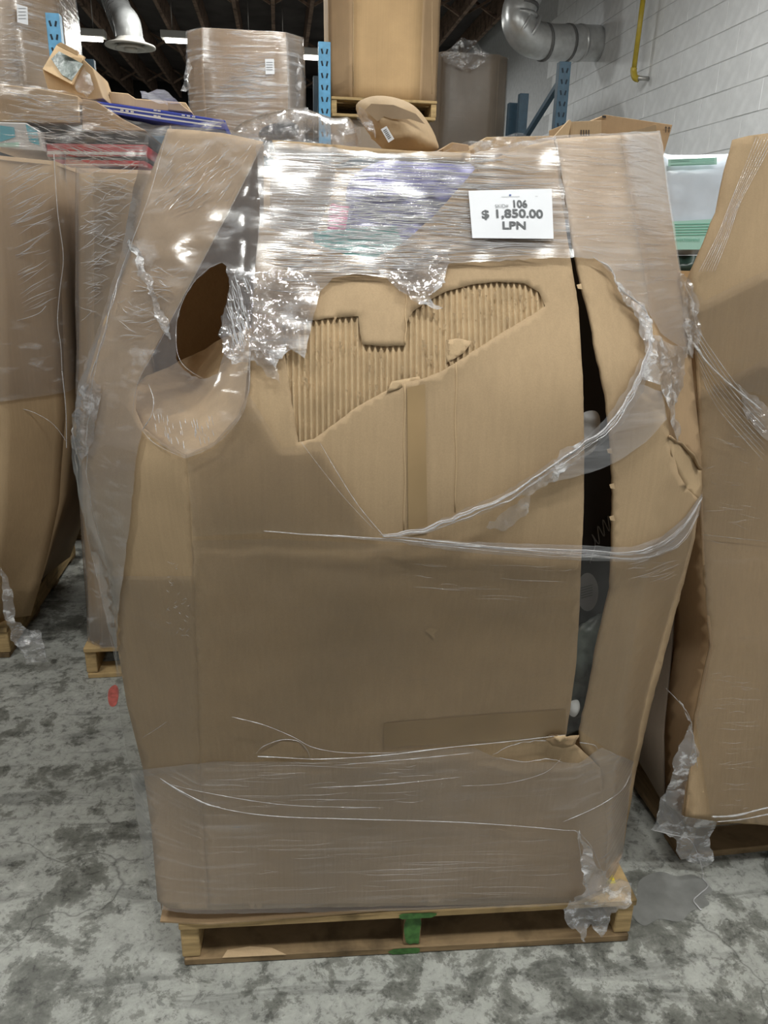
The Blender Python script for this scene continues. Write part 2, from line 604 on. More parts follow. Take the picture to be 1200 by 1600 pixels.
def prism(name, poly, Y, depth, mat, parent=None, tilt=0.0, bevel=0.0, label=None, lean=0.0):
    """a solid whose front outline is given; Y may be a number or a function of (x, y)"""
    fy = Y if callable(Y) else (lambda x, y: Y)
    fr = [PY(x, y, fy(x, y)) for x, y in poly]
    c = sum(fr, Vector()) / len(fr)
    bk = [v + Vector((tilt, depth, lean)) for v in fr]
    n = len(fr)
    fs = [tuple(range(n)), tuple(range(2 * n - 1, n - 1, -1))]
    for i in range(n):
        j = (i + 1) % n
        fs.append((i, i + n, j + n, j))
    org = (c.x, c.y + depth / 2, min(v.z for v in fr + bk))
    o = mesh(name, fr + bk, fs, mat, parent, origin=org, bevel=bevel, label=label)
    bm = bmesh.new()
    bm.from_mesh(o.data)
    bmesh.ops.recalc_face_normals(bm, faces=bm.faces)
    bm.to_mesh(o.data)
    bm.free()
    return o


def rumple(amp, freq, seed=0.0):
    s = Vector((seed * 3.1, seed * 1.7, seed * 5.3))
    return lambda v: noise.noise_vector(v * freq + s) * amp + noise.noise_vector(v * freq * 2.7 + s) * amp * 0.4


def text_geo(body, bold=0.0):
    cu = bpy.data.curves.new('t', 'FONT')
    cu.body = body
    cu.size = 1.0
    cu.offset = bold
    cu.fill_mode = 'FRONT'
    cu.resolution_u = 3
    o = bpy.data.objects.new('t', cu)
    COL.objects.link(o)
    dg = bpy.context.evaluated_depsgraph_get()
    dg.update()
    me = bpy.data.meshes.new_from_object(o.evaluated_get(dg))
    vs_ = [v.co.copy() for v in me.vertices]
    fs = [tuple(p.vertices) for p in me.polygons]
    bpy.data.objects.remove(o)
    bpy.data.curves.remove(cu)
    bpy.data.meshes.remove(me)
    x0, x1 = min(v.x for v in vs_), max(v.x for v in vs_)
    y0, y1 = min(v.y for v in vs_), max(v.y for v in vs_)
    return [((v.x - x0) / (x1 - x0), (v.y - y0) / (y1 - y0)) for v in vs_], fs


def text_on(name, body, x0, y0, x1, y1, plane, mat, parent, bold=0.0):
    """lettering stretched over a rectangle of a plane((u, v)) -> world"""
    uv, fs = text_geo(body, bold)
    vs_ = [plane(x0 + (x1 - x0) * u, y0 + (y1 - y0) * (1 - v)) for u, v in uv]
    return mesh(name, vs_, facing(vs_, fs), mat, parent)


def struct(o):
    o['kind'] = 'structure'
    return o


# ================================================================== the setting
XW = 3.2
fl = struct(mesh('floor', [(-9, -5, 0), (XW, -5, 0), (XW, 19, 0), (-9, 19, 0)], [(0, 1, 2, 3)], 'floor'))

# painted mark and dark repair patch lying in the slab
def ground_patch(name, cx, cy, poly, mat, label, z=0.0015):
    pts = catmull([PZ(x, y, z) for x, y in poly], 5, True)
    o = mesh(name, pts, [tuple(range(len(pts)))], mat, fl, label=label)
    if o.data.polygons[0].normal.z < 0:
        o.data.flip_normals()
    return o


ground_patch('repair_patch', 0, 0, [(1000, 1375), (1030, 1362), (1058, 1369), (1085, 1367), (1113, 1390), (1100, 1400), (1108, 1413), (1080, 1424), (1062, 1440), (1030, 1436), (1005, 1446), (986, 1425), (995, 1400)], 'patch', 'dark grey repair patch in the concrete')
ground_patch('paint_mark', 0, 0, [(170, 1078), (180, 1070), (186, 1080), (182, 1100), (174, 1104), (169, 1095)], 'red_mark', 'small red paint mark on the concrete')

wr = struct(box('wall_right', (XW + 0.1005, 6.0, 2.35), (0.2, 26, 4.7), 'mortar'))
bw, bh = 0.40, 0.20
bv, bf = boxgeo((0, 0, 0), (0.03, bw - 0.004, bh - 0.006))
bme = bpy.data.meshes.new('block')
bm = bmesh.new()
bv_ = [bm.verts.new(v) for v in bv]
for f_ in bf:
    bm.faces.new([bv_[i] for i in f_])
bmesh.ops.recalc_face_normals(bm, faces=bm.faces)
bmesh.ops.bevel(bm, geom=bm.edges[:], offset=0.002, segments=1, affect='EDGES')
bm.to_mesh(bme)
bm.free()
bme.materials.append(MAT['wall'])
rb = random.Random(3)
for r_ in range(16):
    z_ = 1.35 + r_ * bh
    for c_ in range(18):
        y_ = 2.75 + c_ * bw + (bw / 2 if r_ % 2 else 0)
        o = bpy.data.objects.new('block', bme)
        COL.objects.link(o)
        o.parent = wr
        o.location = (XW + 0.012 + rb.uniform(-0.0012, 0.0012), y_, z_ + rb.uniform(-0.001, 0.001))
        o.rotation_euler = (rb.uniform(-0.004, 0.004), 0, rb.uniform(-0.002, 0.002))
# mesh data of wall_right is in world space (its origin stays at zero), so children use world places

wb = struct(box('wall_back', (-2.9, 19.0, 2.4), (12.4, 0.2, 4.8), 'dark_wall'))
ce = struct(box('ceiling', (-2.9, 6.9, 4.78), (12.4, 24.4, 0.06), 'dark_deck'))
jx = [-7.0 + 0.5 * i for i in range(21)]
for x_ in jx:
    box('joist', (x_, 6.9, 4.6), (0.05, 24.0, 0.29), 'wood_dark', ce)
for i in range(6, 20):
    for y_ in (11.6, 14.6, 17.4):
        a, b = jx[i] + 0.03, jx[i + 1] - 0.03
        bar('bridging', (a, y_, 4.48), (b, y_, 4.72), 0.03, 0.04, 'wood_dark', ce)
        bar('bridging', (a, y_ + 0.06, 4.72), (b, y_ + 0.06, 4.48), 0.03, 0.04, 'wood_dark', ce)

# ceiling strip lamps
def strip_lamp(x, y, z, label, lit=True, group='ceiling strip lamps'):
    t = thing('strip_lamp', label, 'lamp', (x, y, z), group)
    box('housing', (x, y, z + 0.055), (1.3, 0.18, 0.09), 'lampbody', t, bevel=0.01)
    for s in (-1, 1):
        tube('hanger_rod', [(x + s * 0.5, y, z + 0.09), (x + s * 0.5, y, 4.75)], 0.006, 'steel', t, n=6)
        tube('lamp_tube', [(x - 0.6, y + s * 0.035, z), (x + 0.6, y + s * 0.035, z)], 0.028, 'tube', t, n=8)
    if lit:
        ld = bpy.data.lights.new('lamp_light', 'AREA')
        ld.shape = 'RECTANGLE'
        ld.size, ld.size_y = 1.25, 0.14
        ld.energy = LAMP_W
        ld.color = LAMP_COL
        lo = bpy.data.objects.new('lamp_light', ld)
        COL.objects.link(lo)
        lo.parent = t
        lo.location = (0, 0, -0.04)
    return t


LAMP_LABELS = ['twin tube strip lamp straight over the viewer before the torn box', 'twin tube strip lamp over the aisle left of the torn box',
               'twin tube strip lamp over the aisle near the block wall', 'twin tube strip lamp above the mixed cartons at the left rear',
               'twin tube strip lamp above the barcode parcel', 'added unseen strip lamp that brightens the block wall', 'added unseen strip lamp that lights the round duct and rack boxes', 'added unseen strip lamp behind the viewer, brightening the lower box front']
for i, (x, y, z) in enumerate(LAMPS):
    strip_lamp(x, y, z, LAMP_LABELS[i])
for (x, y, z), lb in zip([PY(a, b, 12.0) for a, b in FAR_LAMPS], ('far strip lamp beside the upper left wrapped box', 'far strip lamp left of the wrapped box with white sheet', 'far strip lamp behind the blue upright in the middle')):
    strip_lamp(x, y, z, lb)

# ================================================================== main pallet
def make_pallet(name, label, origin, yaw, w, d, group=None, mats=('wood', 'wood_grey'), lean=0, green=False, nb=7):
    """stringer pallet; origin = front-left ground corner, w along its front, d deep"""
    t = thing(name, label, 'pallet', origin, group)
    t.rotation_euler = (0, 0, yaw)
    rnd = random.Random(int(origin[0] * 1000))

    def add(nm_, c, s, m_, rz=0.0):
        v, f = boxgeo((0, 0, 0), s)
        me = bpy.data.meshes.new(nm_)
        bmm = bmesh.new()
        vv = [bmm.verts.new(q) for q in v]
        for q in f:
            bmm.faces.new([vv[i] for i in q])
        bmesh.ops.recalc_face_normals(bmm, faces=bmm.faces)
        bmesh.ops.bevel(bmm, geom=bmm.edges[:], offset=0.0025, segments=1, affect='EDGES')
        bmm.to_mesh(me)
        bmm.free()
        me.materials.append(MAT[m_])
        o = bpy.data.objects.new(nm_, me)
        COL.objects.link(o)
        o.parent = t
        o.location = c
        o.rotation_euler = (0, 0, rz)
        return o
    H = 0.13
    for i, fx in enumerate((0.021, w / 2, w - 0.021)):
        add('stringer', (fx, d / 2, 0.066), (0.04, d - 0.02, 0.088), mats[i % 2])
    for i in range(nb):
        wd = 0.13 if i in (0, nb - 1) else 0.088
        y = 0.066 + i * (d - 0.13) / (nb - 1)
        add('deck_board', (w / 2, y, H - 0.0095), (w, wd, 0.019), mats[(i + (i == 0)) % 2 if i else 0], rnd.uniform(-0.004, 0.004))
    for i in range(4):
        y = 0.05 + i * (d - 0.1) / 3
        add('bottom_board', (w / 2, y, 0.011), (w - 0.01, 0.1 if i else 0.09, 0.02), mats[1], rnd.uniform(-0.003, 0.003))
    return t


pal = make_pallet('wooden_pallet', 'weathered wooden pallet with green painted middle, under the torn box', (-0.253, 1.342, 0), -0.045, 1.045, 1.2)
# spray paint on the front middle: thin coats lying on the wood
def pal_part(name, x0, x1, z0, z1, y, mat, label, seed):
    rnd = random.Random(seed)
    n = 14
    pts = []
    for k in range(n):
        a = 2 * math.pi * k / n
        cx, cz = (x0 + x1) / 2, (z0 + z1) / 2
        q = max(abs(math.cos(a)), abs(math.sin(a)))
        rr = rnd.uniform(0.82, 1.0) / q
        pts.append((cx + (x1 - x0) / 2 * math.cos(a) * rr, y, cz + (z1 - z0) / 2 * math.sin(a) * rr))
    me = bpy.data.meshes.new(name)
    me.from_pydata(pts, [], [tuple(range(n))])
    me.materials.append(MAT[mat])
    o = bpy.data.objects.new(name, me)
    COL.objects.link(o)
    o.parent = pal
    o['label'] = label
    return o


pal_part('paint_coat', 0.502, 0.543, 0.023, 0.109, 0.0085, 'green_paint', 'green spray paint on the middle stringer', 1)
pal_part('paint_coat', 0.485, 0.575, 0.112, 0.1295, -0.0022, 'green_paint', 'green spray paint on the front deck board', 2)
pal_part('paint_coat', 0.465, 0.545, 0.002, 0.0205, 0.003, 'green_paint', 'green spray paint on the bottom board', 3)
me = bpy.data.meshes.new('splinter')
me.from_pydata([(0.09, 0.004, 0.0215), (0.235, 0.002, 0.0225), (0.20, 0.022, 0.023), (0.15, 0.028, 0.024), (0.10, 0.022, 0.024), (0.15, 0.008, 0.027)], [], [(0, 1, 5), (1, 2, 5), (2, 3, 5), (3, 4, 5), (4, 0, 5)])
me.materials.append(MAT['card_light'])
o = bpy.data.objects.new('splinter', me)
COL.objects.link(o)
o.parent = pal
o['label'] = 'pale splintered wood on the bottom board'
me = bpy.data.meshes.new('sticker')
me.from_pydata([(0.99, 0.052, 0.1312), (1.012, 0.05, 0.1312), (1.014, 0.1, 0.1312), (0.992, 0.102, 0.1312)], [], [(0, 1, 2, 3)])
me.materials.append(MAT['yellow_tag'])
o = bpy.data.objects.new('sticker', me)
COL.objects.link(o)
o.parent = pal
o['label'] = 'small yellow sticker on the deck corner'

# ================================================================== main torn octagonal box
# bulged outer surface: at each height, seven stops across (left silhouette, left edge, corner, middle, slit, right fold, right silhouette)
ROWS = [
    (195, 1.430, [(225, .17), (262, .11), (412, .02), (600, 0), (866, .01), (970, .05), (1030, .26)]),
    (300, 1.365, [(205, .18), (224, .12), (385, .02), (600, 0), (878, .01), (985, .05), (1043, .27)]),
    (400, 1.295, [(188, .20), (203, .14), (380, .02), (600, 0), (895, .01), (1003, .06), (1058, .27)]),
    (500, 1.242, [(158, .22), (163, .17), (390, .02), (600, 0), (915, .02), (1018, .07), (1075, .27)]),
    (600, 1.205, [(122, .24), (134, .20), (340, .02), (600, 0), (930, .02), (1035, .07), (1084, .27)]),
    (710, 1.190, [(112, .25), (130, .21), (290, .02), (600, 0), (935, .02), (1050, .08), (1096, .27)]),
    (800, 1.190, [(128, .25), (143, .21), (297, .02), (600, 0), (935, .02), (1030, .08), (1091, .27)]),
    (900, 1.205, [(165, .24), (172, .20), (302, .02), (600, 0), (932, .02), (1008, .07), (1072, .26)]),
    (1000, 1.230, [(178, .23), (182, .19), (306, .02), (600, 0), (925, .02), (992, .06), (1046, .25)]),
    (1100, 1.255, [(185, .23), (198, .18), (310, .02), (600, 0), (910, .01), (976, .05), (1019, .23)]),
    (1200, 1.280, [(200, .23), (223, .15), (312, .02), (600, 0), (900, .0), (962, .04), (996, .20)]),
    (1300, 1.305, [(217, .16), (237, .09), (318, .02), (600, 0), (900, -.01), (953, .03), (980, .16)]),
    (1425, 1.325, [(232, .07), (248, .02), (326, .005), (600, 0), (900, -.02), (944, .01), (964, .10)]),
]


def D(px, py):
    for i in range(len(ROWS) - 1):
        if py <= ROWS[i + 1][0] or i == len(ROWS) - 2:
            break
    a, b = ROWS[i], ROWS[i + 1]
    z_, c_ = ROWS[max(i - 1, 0)], ROWS[min(i + 2, len(ROWS) - 1)]
    t = max(0.0, min(1.0, (py - a[0]) / (b[0] - a[0])))

    def cub(p0, p1, p2, p3):
        m1 = (p2 - p0) / (b[0] - z_[0]) * (b[0] - a[0])
        m2 = (p3 - p1) / (c_[0] - a[0]) * (b[0] - a[0])
        return (2 * t ** 3 - 3 * t * t + 1) * p1 + (t ** 3 - 2 * t * t + t) * m1 + (3 * t * t - 2 * t ** 3) * p2 + (t ** 3 - t * t) * m2
    st = [(cub(z_[2][k][0], a[2][k][0], b[2][k][0], c_[2][k][0]), cub(z_[2][k][1], a[2][k][1], b[2][k][1], c_[2][k][1])) for k in range(7)]
    y0 = cub(z_[1], a[1], b[1], c_[1])
    for k in range(6):
        if px <= st[k + 1][0] or k == 5:
            break
    s = (px - st[k][0]) / (st[k + 1][0] - st[k][0])
    s = max(-1.0, min(2.0, s))
    w = 0.004 * noise.noise(Vector((px * 0.009, py * 0.006, 2.0)))
    return y0 + st[k][1] + (st[k + 1][1] - st[k][1]) * s + w


mb = thing('gaylord_box', 'torn bulging octagonal cardboard box in stretch film with the price sheet', 'box', (0.24, 1.9, 0.13))

TEAR = [(440, 508), (470, 503), (515, 497), (560, 494), (562, 520), (566, 538), (600, 541), (632, 540), (634, 508), (645, 487), (668, 470), (700, 454), (740, 444), (780, 440), (820, 443), (842, 456), (852, 478), (830, 493), (790, 516), (750, 542), (715, 565), (690, 580), (660, 592), (630, 598), (600, 612), (560, 634), (520, 664), (490, 686), (466, 691), (458, 640), (448, 575)]


def front_depth(x, y):
    d = D(x, y)
    # liner below the tear curls forward along its upper lip
    if 600 < x < 790:
        e = 598 - (x - 630) * 0.6
        q = y - e
        if 0 <= q < 55:
            d -= 0.010 * (1 - q / 55) ** 2 * math.sin(math.pi * (x - 600) / 190)
    return d


FRONT = [(405, 352), (470, 372), (540, 398), (590, 402), (633, 377), (680, 335), (715, 296), (744, 262), (790, 240), (830, 226), (865, 218),
         (874, 290), (890, 395), (904, 480), (911, 600), (913, 700), (912, 800), (908, 880), (905, 960), (900, 1040), (892, 1100), (884, 1152),
         (862, 1158), (835, 1170), (780, 1178), (756, 1172), (775, 1158), (800, 1160), (790, 1182), (905, 1195), (932, 1172), (915, 1160), (925, 1168), (938, 1200), (948, 1300), (945, 1396), (900, 1409), (740, 1414), (560, 1417), (400, 1420), (326, 1422),
         (318, 1300), (312, 1200), (310, 1100), (306, 1000), (302, 900), (297, 800), (290, 712), (335, 690), (372, 650), (388, 610), (392, 520), (398, 430)]
# simplified lower right edge (the tear at the foot of the slit is a separate hole)
FRONT = FRONT[:22] + [(905, 1168), (938, 1200), (950, 1300), (945, 1396), (900, 1409), (740, 1414), (560, 1417), (400, 1420), (326, 1422)] + FRONT[-12:]
FOOT_TEAR = [(770, 1174), (800, 1164), (835, 1160), (860, 1154), (884, 1150), (905, 1158), (930, 1160), (922, 1174), (905, 1186), (880, 1184), (850, 1188), (815, 1182), (785, 1180)]
sheet('front_panel', FRONT, front_depth, 'card', mb, step=11, zmin=0.133, holes=[TEAR], jit=0.6, solid=0.0012)
# inner ply of the front wall, behind liner and fluting
INNER = [(405, 380), (540, 425), (633, 400), (744, 300), (865, 232), (874, 290), (890, 395), (904, 480), (911, 600), (913, 700), (912, 800), (908, 880), (905, 960), (900, 1040), (892, 1100), (884, 1152), (935, 1210), (945, 1390), (900, 1405), (560, 1412), (330, 1416), (318, 1300), (312, 1200), (306, 1000), (300, 800), (296, 730), (380, 650), (392, 520)]
sheet('inner_liner', INNER, lambda x, y: D(x, y) + 0.009, 'card_inner', mb, step=24, zmin=0.133, solid=0.001)

# corrugated fluting laid bare by the tear
per = 9.2
v2 = []
PADT = [(432, 500), (562, 484), (640, 470), (700, 444), (780, 430), (850, 440), (862, 480), (720, 580), (640, 612), (490, 698), (460, 700)]
ys0, ys1 = 428, 704
cols = [430 + per / 6 * i for i in range(int((866 - 430) / (per / 6)))]
rows = [ys0 + 9 * i for i in range(int((ys1 - ys0) / 9) + 1)]
fv, ff = [], []
for j, y in enumerate(rows):
    for i, x in enumerate(cols):
        xx = x + (y - 560) * 0.045 * ((x - 640) / 200 if x > 640 else (0.25 * (640 - x) / 200))
        fv.append(PY(xx, y, D(xx, y) + 0.0056 - 0.0034 * math.cos(2 * math.pi * i / 6)))
nC = len(cols)
for j in range(len(rows) - 1):
    for i in range(nC - 1):
        cx, cy = cols[i], rows[j] + 4
        if inside((cx, cy), PADT):
            ff.append((j * nC + i, j * nC + i + 1, (j + 1) * nC + i + 1, (j + 1) * nC + i))
used = sorted({i for f_ in ff for i in f_})
mp_ = {u: k for k, u in enumerate(used)}
fv = [fv[u] for u in used]
ff = [tuple(mp_[i] for i in f_) for f_ in ff]
mesh('corrugated_fluting', fv, facing(fv, ff), 'flute', mb, smooth=True, label='bare corrugated fluting in the torn patch')
# square remnant of liner and small paper flecks still stuck on the flutes
rnd = random.Random(11)
kv, kf = [], []
for k in range(95):
    for _ in range(50):
        x, y = rnd.uniform(445, 850), rnd.uniform(445, 680)
        if inside((x, y), TEAR):
            break
    c = PY(x, y, D(x, y) + 0.001)
    s = rnd.uniform(0.0015, 0.006)
    i0 = len(kv)
    kv += [c + Vector((-s * .5, -0.001, s)), c + Vector((s * .6, -0.004, s * .7)), c + Vector((rnd.uniform(-s, s) * .4, -0.003, -s))]
    kf.append((i0, i0 + 1, i0 + 2))
fk = mesh('paper_fleck', kv, facing(kv, kf), 'card_light', mb)
fk['kind'] = 'stuff'
sheet('liner_scrap', [(612, 596), (655, 588), (660, 597), (632, 604), (604, 614)], lambda x, y: D(x, y) - 0.003, 'card_light', mb, step=8, solid=0.001)
sheet('liner_scrap', [(696, 532), (716, 528), (738, 534), (724, 552), (698, 568)], lambda x, y: D(x, y) + 0.001, 'card_light', mb, step=8, solid=0.001)
# vertical creases of the front panel
for cx_, y0_, y1_, dx in ((632, 600, 830, 0), (655, 610, 822, 1), (712, 566, 800, 2), (634, 458, 538, 0)):
    pth = [PY(cx_ + 1.2 * math.sin(k), y0_ + (y1_ - y0_) * k / 12, front_depth(cx_, y0_ + (y1_ - y0_) * k / 12) - 0.0002) for k in range(13)]
    tube('crease', pth, 0.0013, 'card_light', mb, n=6)
# brown paper tape down the front beneath the tear
tp = [(636, 606), (664, 600), (668, 832), (638, 838)]
sheet('paper_tape', tp, lambda x, y: front_depth(x, y) - 0.0018, 'tape', mb, step=12)
# small puncture
sheet('puncture', catmull([Vector((664, 985)), Vector((672, 981)), Vector((684, 984)), Vector((678, 992)), Vector((680, 998)), Vector((672, 992))], 3, True) and [(664, 985), (672, 981), (684, 984), (678, 991), (680, 998), (672, 992)], lambda x, y: D(x, y) - 0.002, 'card_light', mb, step=5)

# left corner panel, bending into the leaning strip at the top
LEFT = [(262, 201), (300, 203), (350, 208), (411, 221), (375, 295), (330, 380), (282, 470), (240, 545), (213, 600), (210, 640), (222, 668), (250, 690), (290, 712), (297, 800), (302, 900), (306, 1000), (310, 1100), (312, 1200), (318, 1300), (326, 1422), (290, 1422), (260, 1418), (246, 1408),
        (237, 1300), (223, 1200), (198, 1100), (182, 1000), (172, 900), (143, 800), (130, 710), (134, 600), (163, 500), (203, 400), (224, 300)]
sheet('corner_panel', LEFT, D, 'card', mb, step=12, zmin=0.133, solid=0.003)
# the buckled corner: cardboard folded inward as a ledge
def ledge(x, y):
    # rim on the outer surface, sinking toward the crease line
    cy = 588 - (x - 225) * 0.40
    q = max(0.0, min(1.0, (708 - y) / max(20, 708 - cy)))
    edge = max(0.0, 1 - abs(x - 300) / 105)
    return D(x, y) + 0.003 + 0.30 * (q ** 1.1) * (0.25 + 0.75 * edge)


LEDGE = [(208, 612), (228, 586), (262, 574), (290, 560), (320, 546), (350, 526), (392, 512), (390, 610), (374, 652), (337, 692), (290, 714), (250, 692), (222, 670), (209, 642)]
sheet('folded_corner', LEDGE, ledge, 'card_light', mb, step=9, disp=rumple(0.003, 16), solid=0.004)
# added stand-in for the far inner walls, leaned face-down to stay shaded
sheet('added_backing', [(225, 590), (300, 400), (390, 225), (412, 230), (412, 620), (392, 640), (300, 600)], lambda x, y: 1.60 + (y - 215) * 0.0011, 'card_inner', mb, step=40, solid=0.006)

# right panel, fold and side
RIGHT = [(869, 217), (920, 213), (970, 211), (985, 300), (1003, 400), (1018, 500), (1035, 600), (1046, 682), (1052, 710), (1060, 740), (1075, 765), (1094, 782), (1086, 840), (1071, 900), (1045, 1000),
         (1018, 1100), (995, 1200), (978, 1300), (966, 1372), (954, 1388), (940, 1396), (943, 1300), (934, 1205), (907, 1165), (907, 1142), (918, 1095), (935, 1003), (955, 920), (958, 845), (959, 747), (955, 682), (948, 616), (933, 550), (925, 503), (910, 446), (896, 380), (884, 300)]
sheet('right_panel', RIGHT, lambda x, y: D(x, y) + 0.004, 'card', mb, step=12, zmin=0.133, solid=0.006, jit=0.8)
SIDE = [(970, 211), (1029, 207), (1036, 240), (1043, 300), (1058, 400), (1075, 500), (1084, 600), (1094, 690), (1096, 735), (1086, 718), (1070, 700), (1046, 682), (1035, 600), (1018, 500), (1003, 400), (985, 300)]
sheet('corner_panel', SIDE, lambda x, y: D(x, y) + 0.004, 'card_brown', mb, step=12, solid=0.006)
# dent on the right edge: pale scooped cardboard
def dent(x, y):
    q = math.hypot((x - 1094) / 50, (y - 735) / 58)
    return D(x, y) + 0.004 + 0.03 * max(0, 1 - q)


sheet('dented_edge', [(1046, 682), (1070, 700), (1086, 718), (1096, 735), (1097, 760), (1094, 784), (1075, 767), (1060, 742), (1050, 712)], dent, 'card_light', mb, step=8, solid=0.004)
tube('crease', [PY(x, y, D(x, y) - 0.002) for x, y in ((1046, 682), (1056, 690), (1064, 692), (1074, 703), (1084, 712), (1090, 726), (1096, 733))], 0.003, 'card_inner', mb, n=6)

# far walls of the same box (close the octagon)
def wall_strip(name, pts, targets, mat):
    n = len(pts)
    vs_ = list(pts) + list(targets)
    fs = [(i, i + 1, n + i + 1, n + i) for i in range(n - 1)]
    mesh(name, vs_, fs, mat, mb, smooth=True)


Lp = [PY(r_[2][1][0] + 4, r_[0], r_[1] + r_[2][1][1] + 0.008) for r_ in ROWS]
Rp = [PY(r_[2][6][0] - 5, r_[0], r_[1] + r_[2][6][1] + 0.008) for r_ in ROWS]
for p in Lp + Rp:
    p.z = max(p.z, 0.135)
Lb = [Vector((p.x * 0.5 - 0.135 + 0.0, 2.18, p.z)) for p in Lp]
Rb = [Vector((p.x * 0.5 + 0.36, 2.18, p.z)) for p in Rp]
Lc = [Vector((p.x + 0.17, 2.46, p.z)) for p in Lb]
Rc = [Vector((p.x - 0.17, 2.46, p.z)) for p in Rb]
wall_strip('side_panel', Lp, Lb, 'card')
wall_strip('side_panel', Rp, Rb, 'card')
wall_strip('corner_panel', Lb, Lc, 'card')
wall_strip('corner_panel', Rb, Rc, 'card')
wall_strip('back_panel', Lc, Rc, 'card')
fp = [PY(248, 1418, D(248, 1418)), PY(326, 1421, D(326, 1421)), PY(600, 1417, D(600, 1417)), PY(900, 1409, D(900, 1409)), PY(962, 1372, D(962, 1372)), Rb[-1], Rc[-1], Lc[-1], Lb[-1]]
for p in fp:
    p.z = 0.137
mesh('bottom_panel', fp, [tuple(range(len(fp)))], 'card_inner', mb, solid=0.004)
# a ragged strip of the far rim shows above the front
sheet('rim_strip', [(425, 219), (500, 224), (605, 233), (700, 238), (735, 236), (735, 256), (600, 250), (430, 236)], lambda x, y: 1.62, 'card', mb, step=14, jit=0.7, solid=0.005)

# ---- stretch film on the main box
def off(d, amp=0.004, fr=0.02):
    return lambda x, y: D(x, y) - d - amp * noise.noise(Vector((x * fr, y * fr * 1.6, d * 90)))


TOPBAND = [(400, 226), (440, 221), (600, 240), (680, 236), (740, 240), (800, 224), (868, 212), (970, 207), (1031, 204), (1038, 240), (1046, 300), (1060, 400), (1077, 500), (1083, 560), (1060, 540), (1032, 520), (1012, 486), (988, 468), (966, 448), (955, 426), (930, 404), (897, 402), (840, 404), (770, 408), (700, 412), (694, 440), (672, 456), (640, 452), (612, 436), (560, 428), (520, 434), (500, 455), (490, 492), (476, 560), (448, 540), (430, 575), (408, 548), (390, 545), (392, 480), (398, 430), (406, 340)]
LB = [p for p in TOPBAND if p[0] <= 900]
LBAND = [(400, 226), (440, 221), (600, 240), (680, 236), (740, 240), (800, 224), (868, 212), (880, 290), (897, 402), (840, 404), (770, 408), (700, 412), (694, 440), (672, 456), (640, 452), (612, 436), (560, 428), (520, 434), (500, 455), (490, 492), (476, 560), (448, 540), (430, 575), (408, 548), (390, 545), (392, 480), (398, 430), (406, 340)]
RBAND = [(868, 212), (970, 207), (1031, 204), (1038, 240), (1046, 300), (1060, 400), (1077, 500), (1083, 560), (1060, 540), (1032, 520), (1012, 486), (988, 468), (966, 448), (955, 426), (930, 404), (897, 402), (880, 290)]
sheet('stretch_film', LBAND, off(0.012), 'film_top', mb, step=10, jit=1.5, label='streaked clear film band over the torn top')
sheet('stretch_film', RBAND, off(0.010), 'film_right', mb, step=10, jit=1.0)
LFILM = [(230, 204), (258, 197), (330, 200), (412, 216), (406, 340), (398, 430), (392, 545), (390, 612), (374, 654), (337, 694), (290, 716), (250, 694), (222, 672), (212, 720), (205, 800), (195, 880), (184, 960), (182, 1020), (170, 985), (158, 930), (146, 880), (128, 800), (112, 715), (114, 660), (122, 600), (158, 500), (188, 400), (207, 300)]
HOLE = [(275, 560), (276, 505), (286, 470), (304, 440), (328, 418), (346, 410), (358, 420), (359, 462), (348, 492), (347, 520), (350, 552), (340, 584), (318, 592), (300, 588), (284, 574)]
sheet('stretch_film', LFILM, off(0.014, 0.006), 'film_side', mb, step=10, holes=[HOLE], jit=1.2, label='loose clear film over the split corner')
BODY = [(300, 845), (420, 842), (600, 850), (760, 858), (905, 868), (985, 868), (1050, 838), (1092, 790), (1084, 845), (1065, 905), (1035, 1002), (1010, 1092), (988, 1200), (940, 1165), (905, 1140), (880, 1150), (760, 1160), (640, 1170), (500, 1188), (420, 1184), (330, 1200), (206, 1215), (186, 1110), (178, 1010), (168, 900), (300, 900)]
sheet('stretch_film', BODY, off(0.008, 0.003), 'film_body', mb, step=12, jit=1.0)
UPB = [(390, 618), (440, 700), (500, 690), (520, 720), (560, 790), (600, 838), (420, 832), (302, 838), (293, 722), (340, 700)]
sheet('stretch_film', UPB, off(0.008, 0.003), 'film_body', mb, step=12, jit=1.0)
LOW = [(203, 1205), (330, 1190), (500, 1190), (640, 1172), (740, 1168), (770, 1182), (820, 1190), (905, 1192), (940, 1168), (990, 1190), (982, 1260), (968, 1376), (945, 1404), (900, 1414), (740, 1420), (560, 1424), (400, 1427), (300, 1428), (240, 1420), (219, 1310)]
sheet('stretch_film', LOW, off(0.010, 0.004), 'film_low', mb, step=12, zmin=0.1315, jit=0.8, label='milky film around the foot of the box')
RLOW = [(760, 690 + 140), (800, 790), (880, 735), (960, 672), (1020, 600), (1048, 640), (1030, 700), (985, 725), (950, 740), (935, 760), (880, 800), (820, 826)]
sheet('stretch_film', [(850, 755), (905, 715), (960, 668), (1000, 600), (1035, 612), (1042, 655), (1010, 690), (975, 715), (950, 728), (900, 745)], off(0.016, 0.004), 'film_right', mb, step=10, jit=1.0)

# gathered film edges: thin ropes of bunched plastic
rr_ = random.Random(5)


